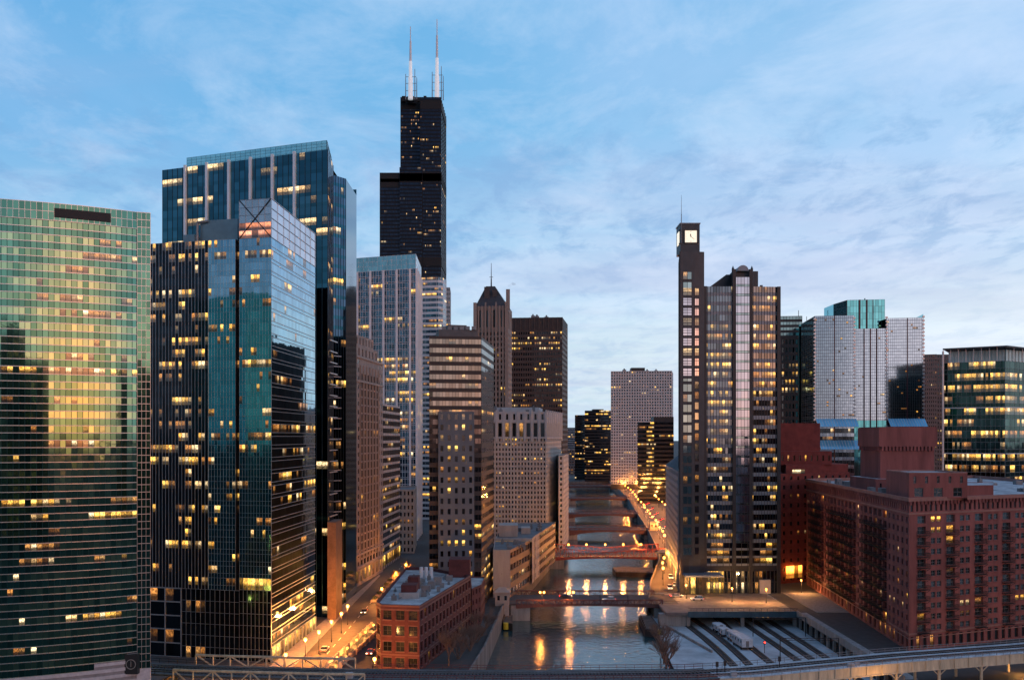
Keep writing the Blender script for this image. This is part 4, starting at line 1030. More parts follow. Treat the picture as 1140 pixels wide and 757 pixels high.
def clock_tower():
    b = Bld('clock_office_tower', 'dark granite office tower with a square white lit clock and mast on its left shaft', 'office tower', (85, 390, 0))
    gr = pm('dark_grey_granite', (.042, .052, .064), .5, .2, var=.2); brz = pm('bronze_granite', (.034, .036, .042), .5, .2, var=.2); wl = pm('light_grey_band', (.22, .26, .30), .5, .2, var=.15)
    gl = glass('tower_glass', (.08, .115, .15), .05, 1, .4); pale = glass('pale_lavender_glass', (.28, .36, .47), .06, 1, .15); teal = glass('teal_side_glass', (.16, .27, .31), .05, 1, .3)
    Yf = 372
    A = P(784.5, Yf); Bc = P(866.5, Yf + 1); x1 = P(817, Yf); x2 = P(835.5, Yf)
    zt = zz(319, Yf); zl = zz(604, Yf); nr = 27
    full = {17: .8, 12: .25, 10: .5, 9: .45, 8: .3, 5: .5, 6: .25, 21: .4, 22: .45, 23: .4, 24: .45, 20: .35, 4: .4, 15: .35}
    nn = nrm(A, Bc)
    for (p, q_, nc, sd) in ((A, x1, 10, 141), (x2, Bc, 10, 142)):
        curtain(b, subdiv(p, q_, nc), zl, zt, nr, [(.40, 's'), (.60, 'g')], gl, wl if True else brz, litmap(nc, nr, sd, .38, full, 1, .5), (.16, .14), 1, None, brz, .003, spname='spandrel_band')
    lm = [[0] * 5 for _ in range(nr)]
    pc = off([x1, x2], .9)
    curtain(b, subdiv(pc[0], pc[1], 5), zl, zt + 3.5, nr + 1, [(.22, 's'), (.78, 'g')], pale, teal, lm, (.10, .1), 1, (.14, .1), brz, .003, 'bay_window', spname='bay_spandrel')
    plain(b, [x1, pc[0]], zl, zt + 3.5, brz, [0], 'bay_side'); plain(b, [pc[1], x2], zl, zt + 3.5, brz, [0], 'bay_side')
    pr = b.m('granite_pier', [brz])
    for p in (A, x1, x2, Bc): q_ = (p[0] + nn[0] * .3, p[1] + nn[1] * .3); pr.bar((*q_, 0), (*q_, zt + (6.5 if p in (x1, x2) else 0)), 1.3)
    # lower storeys and the lit entrance
    curtain(b, subdiv(A, Bc, 12), 10.5, zl, 3, [(.3, 's'), (.7, 'g')], gl, wl, [[0, 2, 2, 2, 0, 0, 0, 0, 2, 1, 1, 0], [2, 2, 1, 2, 0, 0, 0, 0, 0, 2, 2, 0], [0, 2, 2, 0, 0, 0, 0, 0, 0, 0, 1, 2]], (.2, .15), 1, None, brz, .002, 'podium_window', spname='podium_band')
    plain(b, [A, Bc], 8.6, 10.5, brz, [0], 'podium_band')
    curtain(b, subdiv(A, P(806, Yf), 7), 0, 8.6, 2, [(1, 'g')], gl, wl, [[1, 1, 3, 1, 3, 1, 1], [1, 3, 1, 1, 1, 3, 1]], (.2, .15), 1, (.2, .1), brz, .002, 'entrance_glazing')
    curtain(b, subdiv(P(806, Yf), P(840, Yf), 9), 0, 8.6, 2, [(1, 'g')], gl, wl, [[0, 2, 0, 3, 0, 3, 0, 3, 0], [0, 0, 0, 3, 0, 3, 0, 3, 0]], (.35, .3), 1, (.2, .1), brz, .002, 'entrance_glazing')
    curtain(b, subdiv(P(840, Yf), Bc, 6), 0, 8.6, 2, [(1, 'g')], gl, wl, [[2, 0, 0, 0, 0, 0], [2, 2, 0, 0, 0, 0]], (.35, .3), 1, (.2, .1), brz, .002, 'entrance_glazing')
    gd = MB(); p0, p1 = P(846, Yf - .8), P(858, Yf - .8); gd.prism([p0, p1, (p1[0], Yf + .5), (p0[0], Yf + .5)], 0, 5.2); gd.build('garage_door', pm('garage_door_white', (.6, .56, .52), .6, var=.1), b.root)
    cp = MB(); p0, p1 = P(763, 362), P(806, 362); cp.prism([p0, p1, (p1[0], 372), (p0[0], 372)], 7.6, 8.2); cp.build('entrance_canopy', wl, b.root)
    ec = (Bc[0] + 4, Bc[1] + 42); ed = (A[0], A[1] + 42)
    plain(b, [A, Bc, ec, ed], 0, zt, gr, [1, 2]); roof(b, [A, Bc, ec, ed], zt, par=.4)
    # crest above the roof: vault, gable and corner posts
    cr = b.m('crest', [gr]); c0, c1 = P(817, Yf + 2), P(844, Yf + 2); zc = zz(302, Yf + 2)
    cr.prism([c0, c1, (c1[0], Yf + 18), (c0[0], Yf + 18)], zt - .3, zc)
    s0 = P(786, Yf + 8); cr.face([(s0[0], Yf + 8, zt), (c0[0], Yf + 8, zt), (c0[0], Yf + 8, zc - .3), (c0[0] - 1.6, Yf + 8, zc - .3)]); cr.face([(s0[0], Yf + 8, zt), (c0[0] - 1.6, Yf + 8, zc - .3), (c0[0] - 1.6, Yf + 16, zc - .3), (s0[0], Yf + 16, zt)]); cr.face([(c0[0], Yf + 8, zc - .3), (c0[0], Yf + 16, zc - .3), (c0[0] - 1.6, Yf + 16, zc - .3), (c0[0] - 1.6, Yf + 8, zc - .3)])
    v = MB(); cx = P(826.5, Yf + 1)[0]; zv = zc - .2; rr = 2.2; k = 10
    for i in range(k):
        t0, t1 = math.pi * i / k, math.pi * (i + 1) / k
        v.face([(cx + rr * math.cos(t0), Yf, zv + rr * math.sin(t0)), (cx + rr * math.cos(t0), Yf + 14, zv + rr * math.sin(t0)), (cx + rr * math.cos(t1), Yf + 14, zv + rr * math.sin(t1)), (cx + rr * math.cos(t1), Yf, zv + rr * math.sin(t1))])
        v.face([(cx, Yf, zv), (cx + rr * math.cos(t0), Yf, zv + rr * math.sin(t0)), (cx + rr * math.cos(t1), Yf, zv + rr * math.sin(t1))])
    v.build('vault', wl, b.root)
    for px in (816, 837):
        m = MB(); X, Y = P(px, Yf); m.tube((X, Y, zt), (X, Y, zc + .6), .55, .5, 8); m.tube((X, Y, zc + .6), (X, Y, zz(296, Yf)), .5, .05, 8); m.build('finial', gr, b.root)
    # clock shaft
    s0, s1 = P(757, Yf - 3), P(784, Yf - 2); zs = zz(280, Yf - 3); s3, s2 = (s0[0] + 3.7, s0[1] + 24), (s1[0], s1[1] + 24)
    nrs = 32; pc0, pc1, pc2, pc3 = P(760.5, Yf - 2.9), P(770, Yf - 2.8), P(773.5, Yf - 2.7), P(778, Yf - 2.5)
    punched_rows = 34
    sm = b.m('shaft_wall', [gr])
    curtain(b, subdiv(pc0, pc1, 2), 14, zz(304, Yf), nrs - 4, [(.25, 's'), (.75, 'g')], teal, gr, [[0, 0]] * 3 + [[2, 0]], (.12, .1), 1, (.2, .12), gr, .002, 'shaft_window', spname='shaft_spandrel')
    curtain(b, subdiv(pc2, pc3, 1), 14, zz(322, Yf), nrs - 6, [(.3, 's'), (.7, 'g')], teal, gr, [[0], [0], [0], [2]], (.12, .1), 1, (.2, .12), gr, .002, 'shaft_window', spname='shaft_spandrel')
    # pale upper panes of the shaft
    for a_, c_, ya, yb_, n_ in ((pc0, pc1, 322, 422, 9), (pc2, pc3, 322, 422, 9)):
        o2 = off([a_, c_], .08)
        curtain(b, subdiv(o2[0], o2[1], 2), zz(yb_, Yf), zz(ya, Yf), n_, [(.3, 's'), (.7, 'g')], pale, gr, [[0, 0], [0, 0], [3, 3]], (.1, .08), 1, None, gr, .003, 'shaft_window', spname='shaft_spandrel')
    for a_, c_ in ((s0, pc0), (pc1, pc2), (pc3, s1)): sm.face([(*a_, 0), (*c_, 0), (*c_, zs), (*a_, zs)])
    for a_, c_, top in ((pc0, pc1, zz(304, Yf)), (pc2, pc3, zz(322, Yf))): sm.face([(*a_, top), (*c_, top), (*c_, zs), (*a_, zs)]); sm.face([(*a_, 0), (*c_, 0), (*c_, 14), (*a_, 14)])
    curtain(b, subdiv(s3, s0, 6), 14, zs, nrs, [(.3, 's'), (.7, 'g')], teal, gr, litmap(6, nrs, 145, .15), (.3, .2), 1, None, gr, .003, 'shaft_window', spname='shaft_spandrel')
    plain(b, [s0, s1, s2, s3], 0, zs, gr, [1, 2], 'shaft_wall'); plain(b, [s3, s0], 0, 14, gr, [0], 'shaft_wall'); roof(b, [s0, s1, s2, s3], zs, par=.2)
    hd = [P(757.5, Yf - 2), P(779, Yf - 2)]; zh = zz(249.5, Yf - 2); hb = [(hd[1][0], Yf + 7), (hd[0][0], Yf + 7)]
    h_ = MB(); h_.prism([hd[0], hd[1], hb[0], hb[1]], zs - .3, zh); hdo = h_.build('clock_head', gr, b.root)
    tr = MB(); tr.prism([(hd[0][0] - .25, Yf - 2.3), (hd[1][0] + .25, Yf - 2.3), (hd[1][0] + .25, Yf + 7.3), (hd[0][0] - .25, Yf + 7.3)], zh, zh + .4); tr.build('coping', wl, hdo)
    # clock face with hands and hour ticks
    cx = P(769, Yf - 2)[0]; cz = zz(263.5, Yf - 2.2); s_ = 2.45; yf = Yf - 2.25
    fc = MB(); fc.box(cx - s_, cx + s_, yf, yf + .2, cz - s_, cz + s_); fc.build('clock_face', glow('clock_face_lit', (1.0, .90, .70), .55), hdo)
    # clock on the left side too
    fc = MB(); fc.box(hd[0][0] - .15, hd[0][0] + .02, Yf + .2, Yf + 5, cz - s_, cz + s_); fc.build('clock_face', bpy.data.materials['clock_face_lit'], hdo)
    hm_ = pm('clock_hand_black', (.01, .01, .01), .6, var=0); hh = MB(); y2 = yf - .06
    def hand(ang, l, w): hh.bar((cx - .2 * math.sin(ang), y2, cz - .2 * math.cos(ang)), (cx + l * math.sin(ang), y2, cz + l * math.cos(ang)), w, .06)
    hand(math.radians(129), 1.6, .30); hand(math.radians(350), 1.0, .34)
    hh.build('clock_hand', hm_, hdo)
    tk = MB()
    for k in range(12):
        an = math.pi * k / 6; r0 = 1.7; l = .32 if k % 3 == 0 else .18; tk.bar((cx + r0 * math.sin(an), y2, cz + r0 * math.cos(an)), (cx + (r0 + l) * math.sin(an), y2, cz + (r0 + l) * math.cos(an)), .2, .05)
    tk.build('hour_mark', hm_, hdo)
    fr_ = MB()
    for a_, c_ in (((-1, -1), (1, -1)), ((1, -1), (1, 1)), ((1, 1), (-1, 1)), ((-1, 1), (-1, -1))): fr_.bar((cx + a_[0] * s_, yf - .1, cz + a_[1] * s_), (cx + c_[0] * s_, yf - .1, cz + c_[1] * s_), .35)
    fr_.build('clock_frame', brz, hdo)
    an = MB(); X = P(757.5, Yf)[0]; an.tube((X, Yf - 2.1, zz(272, Yf)), (X, Yf - 2.1, zz(240, Yf)), .18, .14); an.tube((X, Yf - 2.1, zz(240, Yf)), (X, Yf - 2.1, zz(219, Yf)), .1, .05); an.build('flag_mast', STEEL, b.root)
    ob = MB(); ob.ball((P(756.6, Yf - 2.5)[0], Yf - 2.5, zz(258, Yf)), .35); ob.ball((P(756.6, Yf - 2.5)[0], Yf - 2.5, zz(273, Yf)), .35); ob.build('mast_bracket', DARKSTEEL, b.root)
    # street skirt of the shaft
    plain(b, [P(757, Yf - 3.2), P(784, Yf - 2.2)], 0, 13.5, brz, [0], 'shaft_base')
    for k in range(3):
        m = MB(); p0, p1 = P(762 + 7.2 * k, Yf - 3.4), P(767 + 7.2 * k, Yf - 3.3); m.face([(*p0, .3), (*p1, .3), (*p1, 7), (*p0, 7)], 0, [(k + .1, .1), (k + .9, .1), (k + .9, .9), (k + .1, .9)]); m.build('shop_window', LIT_B if k != 1 else LIT_A, b.root)
    b.finish(140)
    # glazed low wing along the river
    b = Bld('sloped_roof_wing', 'low office wing with a sloped blue glass roof left of the clock tower', 'office wing', (66, 440, 0))
    st = pm('wing_grey_stone', (.25, .29, .32), .7, var=.15)
    w0 = (60.5, 374); w1 = (70, 374); w3 = (74.5, 470); w2 = (86, 470)
    zt = zz(524, 385); zr = zz(508, 395)
    w0 = (64.6, 378)
    punched(b, w0, w1, 6, zt, 3, 14, .5, .5, st, litmap(3, 14, 151, .1), rec=.3); punched(b, w3, w0, 6, zt, 26, 14, .5, .5, st, litmap(26, 14, 152, .15), rec=.3)
    curtain(b, subdiv(w3, w0, 12), 0, 6, 1, [(1, 'g')], DARKWIN, st, [[1, 2, 0, 2, 1, 1, 2, 0, 1, 2, 1, 0]], (.4, .2), 1, None, st, .001, 'shop_window'); plain(b, [w0, w1, w2, w3], 0, zt, st, [1, 2]); plain(b, [w0, w1], 0, 6, st, [0])
    rg = glass('blue_roof_glass', (.24, .50, .56), .08, .95, .15); r = b.m('glass_roof', [rg])
    nb = 16
    for i in range(nb):
        s0_, s1_ = i / nb, (i + 1) / nb
        def W_(s, t_): return (w0[0] + (w3[0] - w0[0]) * s + t_ * 7, w0[1] + (w3[1] - w0[1]) * s)
        r.face([(*W_(s0_, 0), zt), (*W_(s0_, 1), zr), (*W_(s1_, 1), zr), (*W_(s1_, 0), zt)], 0, [(i + .1, .1), (i + .9, .1), (i + .9, .9), (i + .1, .9)])
        b.m('roof_rib', [wl]).bar((*W_(s0_, 0), zt + .1), (*W_(s0_, 1), zr + .1), .3)
    r.face([(*w0, zt), (w0[0] + 5.4, w0[1], zt), (w0[0] + 7, w0[1], zr)]); r.face([(w0[0] + 7, w0[1], zr), (w1[0] + 6, w0[1], zr), (w2[0], w2[1], zr), (w3[0] + 7, w3[1], zr)])
    b.finish()
clock_tower()

def right_towers():
    b = Bld('brown_office_tower', 'dark brown office tower partly hidden right behind the clock tower', 'office tower', (170, 620, 0))
    br = pm('brown_precast', (.06, .055, .055), .7, var=.2); tg = glass('teal_top_glass', (.14, .22, .24), .08, .9, .3); gd = glass('brown_tower_window', (.05, .055, .06), .06, .9, .4)
    pts = [P(862, 622), P(893, 620), P(893, 650), P(862, 650)]; zt = zz(352, 620); z1 = zz(376, 620)
    punched(b, pts[0], pts[1], 0, z1, 8, 24, .55, .6, br, litmap(8, 24, 161, .16, {19: .8, 18: .6, 16: .3}, 2, .7), rec=.5, gl=gd); curtain(b, subdiv(pts[0], pts[1], 9), z1, zt, 4, [(.4, 's'), (.6, 'g')], tg, br, litmap(9, 4, 162, .1), (.2, .1), 1, (.3, .1), br, .003)
    plain(b, pts, 0, zt, br, [1, 2, 3]); roof(b, pts, zt, par=.2); b.m('roof_mast', [DARKSTEEL]).bar((*P(889, 630), zt), (*P(889, 630), zt + 5), .3); b.finish(50)

    b = Bld('mirrored_twin_slab_tower', 'wide mirrored glass tower with a teal central block reflecting the pink dusk sky', 'office tower', (215, 590, 0))
    mir = glass('pink_mirror_glass', (.46, .54, .64), .09, 1, .08, .03, hue=(.50, .58, .67)); spm = glass('mirror_spandrel', (.36, .42, .50), .10, 1, .06, .03); teal = glass('teal_side_wall', (.12, .40, .44), .06, 1, .2)
    mar = pm('maroon_joint', (.08, .03, .04), .5, var=.1); wtm = pm('white_edge', (.62, .62, .62), .4, .3, var=.1)
    A = P(907, 566); Bc = P(1028, 556); zt = zz(351, 562); D = P(892, 606)
    def on(px): 
        dx = (px - 570) / F; s = (A[0] - dx * A[1]) / (dx * (Bc[1] - A[1]) - (Bc[0] - A[0])); return (A[0] + (Bc[0] - A[0]) * s, A[1] + (Bc[1] - A[1]) * s)
    zlo = zz(468, 562); nr = 33
    segs = [(907, 929, 10), (929, 951, 10), (951, 987, 16), (987, 1010, 10), (1010, 1028, 9)]
    for k, (a_, c_, nc) in enumerate(segs):
        zz1 = zt if k < 2 else (zz(366, 562) if k == 2 else zz(355, 562))
        n_ = nrm(A, Bc); r0 = .0 if k != 2 else -.4
        pth = [(p[0] + n_[0] * r0, p[1] + n_[1] * r0) for p in subdiv(on(a_), on(c_), nc)]
        curtain(b, pth, zlo, zz1, nr if k != 2 else nr - 2, [(.42, 's'), (.58, 'g')], mir, spm, litmap(nc, nr, 171 + k, .03, None, 1, .2), (.12, .08), 1, (.10, .06), pm('mirror_mullion', (.12, .12, .13), .4, .5, var=.1) if k == 0 else bpy.data.materials['mirror_mullion'], .0012)
        curtain(b, pth, 0, zlo, 15, [(.42, 's'), (.58, 'g')], teal if k == 2 else DARKWIN, teal if k == 2 else spm, litmap(nc, 15, 176 + k, .06, None, 2, .4), (.1, .08), 2, None, bpy.data.materials['mirror_mullion'], .003)
    jt = b.m('vertical_joint', [mar]); n_ = nrm(A, Bc)
    for px in (929, 1010, 962, 969, 976): p = on(px); jt.bar((p[0] + n_[0] * .2, p[1] + n_[1] * .2 , 0), (p[0] + n_[0] * .2, p[1] + n_[1] * .2, zt - (0 if px in (929,) else (2.2 if px == 1010 else 7.8))), .5)
    ed = b.m('stepped_edge', [wtm])
    for px in (907, 951, 987, 1028):
        p = on(px)
        for j in range(28): z = zlo + (zt - zlo) * j / 28; ed.box(p[0] - .55, p[0] + .55, p[1] - .5, p[1] + .3, z, z + (zt - zlo) / 56)
    curtain(b, subdiv(D, A, 6), 0, zt, 46, [(.4, 's'), (.6, 'g')], teal, teal, [[0]], (.12, .08), 1, (.1, .05), mar, .003)
    Bb = (Bc[0] + 8, Bc[1] + 45); plain(b, [Bc, Bb, (D[0], D[1] + 5), D], 0, zt, teal, [0, 1], 'side_wall')
    roof(b, [A, on(951), (on(951)[0], 610), D], zt, par=.2); roof(b, [on(987), Bc, Bb, (on(987)[0], 610)], zz(355, 562), par=.2); 
    # central teal block
    cg = glass('teal_block_glass', (.14, .42, .46), .06, 1, .2); c0, c1, c2 = P(928, 590), P(943, 572), P(985, 569); zc = zz(335, 575)
    curtain(b, subdiv(c0, c1, 4), zt - 20, zc, 8, [(1, 's')], cg, cg, [[0]], (.1, .08), 1, (.1, .05), mar, .003, spname='centre_block'); curtain(b, subdiv(c1, c2, 12), zt - 20, zc, 8, [(1, 's')], cg, cg, [[0]], (.1, .08), 1, (.1, .05), mar, .003, spname='centre_block')
    for px in (957, 965, 972): p = P(px, 570.3); jt.bar((*p, zt - 10), (*p, zc), .8)
    plain(b, [c2, (c2[0] + 2, 606), (c0[0], 608), c0], zt - 20, zc, cg, [0, 1, 2], 'centre_block'); roof(b, [c0, c1, c2, (c2[0] + 2, 606), (c0[0], 608)], zc, par=.2)
    b.m('roof_mast', [DARKSTEEL]).bar((*P(962, 580), zc), (P(962, 580)[0] + .5, 580, zc + 2.2), .5); b.m('roof_mast').bar((*P(898, 600), zt), (*P(898, 600), zt + 4), .25)
    # sloped blue glazed setbacks
    aw = glass('blue_sloped_glazing', (.28, .68, .95), .16, .45, .1)
    for (a_, c_, y0, y1) in ((908, 953, 466, 472), (911, 956, 490, 497), (988, 1029, 466, 472)):
        m = b.m('sloped_glazing', [aw, wtm]); nb = 14
        for i in range(nb):
            p, q_ = on(a_ + (c_ - a_) * i / nb), on(a_ + (c_ - a_) * (i + 1) / nb); z0, z1 = zz(y1, 562) - 1.5, zz(y0, 562)
            m.face([(p[0], p[1] - 5, z0), (q_[0], q_[1] - 5, z0), (q_[0], q_[1] - .3, z1), (p[0], p[1] - .3, z1)], 0, [(i + .1, .1), (i + .9, .1), (i + .9, .9), (i + .1, .9)]); m.bar((p[0], p[1] - 5, z0), (p[0], p[1] - .3, z1), .2, None, 1)
            m.face([(p[0], p[1] - 5, z0), (p[0], p[1] - .2, z0 - .1), (q_[0], q_[1] - .2, z0 - .1), (q_[0], q_[1] - 5, z0)], 0)
    b.finish()

    b = Bld('tan_slab_tower', 'narrow tan brick tower with small windows between the mirrored tower and the yellow lit block', 'office tower', (320, 720, 0))
    tn = pm('tan_precast', (.20, .145, .13), .8, var=.2); pts = [P(1022, 706), P(1043, 702), P(1062, 702), P(1022, 735)]; zt = zz(394.5, 704)
    punched(b, pts[0], pts[1], 0, zt, 9, 40, .35, .5, tn, litmap(9, 40, 181, .1)); punched(b, P(1043, 702), P(1058, 698), 0, zt - .5, 5, 40, .35, .5, pm('tan_dark_face', (.12, .085, .08), .8), litmap(5, 40, 182, .1)); plain(b, pts, 0, zt, tn, [2, 3]); roof(b, pts, zt, par=.2); b.finish(60)

    b = Bld('lit_glass_office_block', 'glass office block with yellow lit floors and flat overhanging roof at the right edge', 'office block', (300, 500, 0))
    gl = glass('green_black_glass', (.05, .09, .085), .05, 1, .35); sp = glass('green_black_spandrel', (.035, .065, .06), .07, 1, .3); wl = pm('office_white_frame', (.55, .57, .57), .5, .2, var=.1)
    A = P(1050, 492); Bc = P(1119, 476); Cc = P(1175, 506); zt = zz(403, 484); nr = 16
    full = {15: .2, 14: .55, 13: .8, 12: .65, 11: .75, 10: .55, 9: .75, 8: .8, 7: .75, 6: .85, 5: .8, 4: .7, 3: .6, 2: .75, 1: .75}
    for p, q_, nc, sd in ((A, Bc, 26, 191), (Bc, Cc, 22, 192)):
        curtain(b, subdiv(p, q_, nc), 6, zt, nr, [(.38, 's'), (.62, 'g')], gl, sp, litmap(nc, nr, sd, .6, full, 6, .6), (.08, .06), 2, (.12, .25), pm('thin_sunshade', (.22, .24, .25), .5, .3, var=.1) if sd == 191 else bpy.data.materials['thin_sunshade'], .003)
        plain(b, [p, q_], 0, 6, sp, [0], 'base')
    band = b.m('white_belt', [wl])
    for zf in (8, 12, 3): 
        z = 6 + (zt - 6) * zf / nr
        for p, q_ in ((A, Bc), (Bc, Cc)): o_ = off([p, q_], .3); band.bar((*o_[0], z), (*o_[1], z), .5)
    o_ = off([A, Bc], .3); band.bar((*o_[0], 0), (*o_[0], zt + 6), .7)
    # screen and roof plate
    zp = zz(389, 484); scm = pm('ribbed_metal_screen', (.55, .66, .66), .4, .3, var=.12)
    i0, i1, i2 = P(1056, 497), P(1120, 484), P(1170, 510); sc = b.m('roof_screen', [scm])
    for p, q_, k in ((i0, i1, 34), (i1, i2, 28)):
        ss = subdiv(p, q_, k); n_ = nrm(p, q_)
        for i in range(k): dpt = .35 if i % 2 else 0; sc.prism([(ss[i][0] - n_[0] * dpt, ss[i][1] - n_[1] * dpt), (ss[i + 1][0] - n_[0] * dpt, ss[i + 1][1] - n_[1] * dpt), (ss[i + 1][0] - n_[0] * .8, ss[i + 1][1] - n_[1] * .8), (ss[i][0] - n_[0] * .8, ss[i][1] - n_[1] * .8)], zt - .3, zp)
    rp_ = MB(); o1 = off([A, Bc], 1.2); o2 = off([Bc, Cc], 1.2); bx = (A[0] + 30, A[1] + 50)
    rp_.prism([o1[0], (Bc[0], Bc[1] - 1.8), o2[1], (Cc[0], Cc[1] + 30), bx], zp + .6, zp + 1.1); rp_.build('roof_plate', pm('roof_plate_dark', (.10, .11, .12), .5, .4, var=.1), b.root)
    br_ = b.m('roof_strut', [wl])
    for p, q_, k in ((A, Bc, 8), (Bc, Cc, 6)):
        for pp in subdiv(p, q_, k): br_.bar((*pp, zt), (pp[0], pp[1], zp + .6), .22); 
    roof(b, [A, Bc, Cc, (Cc[0], Cc[1] + 30), bx], zt, par=.2); plain(b, [Bc, Cc, (Cc[0], Cc[1] + 30), bx], 0, zt, sp, [1, 2], 'side_wall'); plain(b, [bx, A], 0, zt, sp, [0], 'side_wall')
    b.finish()
right_towers()

BRICK = pm('loft_brick', (.235, .082, .074), .92, var=.38, scale=.22, streaks=True); BRICKD = pm('deep_red_brick', (.17, .035, .03), .92, var=.3, scale=.4); BTRIM = pm('loft_stone_trim', (.30, .15, .125), .85, var=.2)
def red_block():
    b = Bld('deep_red_brick_block', 'deep red brick building with square roof tower between clock tower and loft building', 'brick building', (125, 415, 0))
    pts = [P(869, 398), P(902, 400), (168, 430), (168, 440), P(869, 440)]
    pts = [P(869, 396), P(946, 412), (150, 450), (114, 450)]
    zt = zz(527, 398); 
    lmm = litmap(12, 12, 201, .12, None, 1, .6)
    punched(b, pts[0], pts[1], 0, zt, 10, 12, .30, .42, BRICKD, lmm, rec=.3); punched(b, pts[3], pts[0], 0, zt, 12, 12, .3, .42, BRICKD, litmap(12, 12, 202, .06), rec=.3)
    plain(b, pts, 0, zt, BRICKD, [1, 2]); roof(b, pts, zt, ROOF, .8, BRICKD, .4)
    st = [P(875, 404), P(944, 414), (143, 446), (120, 446)]; z2 = zz(517, 406)
    b.m('setback', [BRICKD]).prism(st, zt - .8, z2)
    p0 = [P(869, 410), P(913, 412), P(913, 436), P(869, 436)]; 
    z3 = zz(471, 411); b.m('roof_tower', [BRICKD]).prism(p0, zt, z3); 
    m = MB(); q_ = [P(868, 408), P(926, 410), P(926, 440), P(868, 440)]; zq = zz(502, 410); punched(b, q_[0], q_[1], z2 - .3, zq, 9, 1, .3, .4, BRICKD, [[0, 2, 0, 0, 1, 0, 0, 0, 0]]); plain(b, q_, z2 - .3, zq, BRICKD, [1, 2, 3]); roof(b, q_, zq, par=.0)
    gls = b.m('rooftop_glazing', [LIT_C]); p = P(882, 397); q2 = P(896, 399); gls.face([(p[0], p[1], zt), (q2[0], q2[1], zt), (q2[0], q2[1], zt + 1.6), (p[0], p[1], zt + 1.6)], 0, [(.1, .1), (2.9, .1), (2.9, .9), (.1, .9)])
    # bright lamp lit opening at street level
    op = MB(); p0, p1 = P(875, 395.7), P(893, 399.5); op.face([(*p0, 2.2), (*p1, 2.2), (*p1, 7.2), (*p0, 7.2)], 0, [(.1, .1), (3.9, .1), (3.9, .9), (.1, .9)]); op.build('lit_doorway', lit('doorway_glow', (1.0, .30, .03), 3.2, .4), b.root)
    b.finish()
red_block()

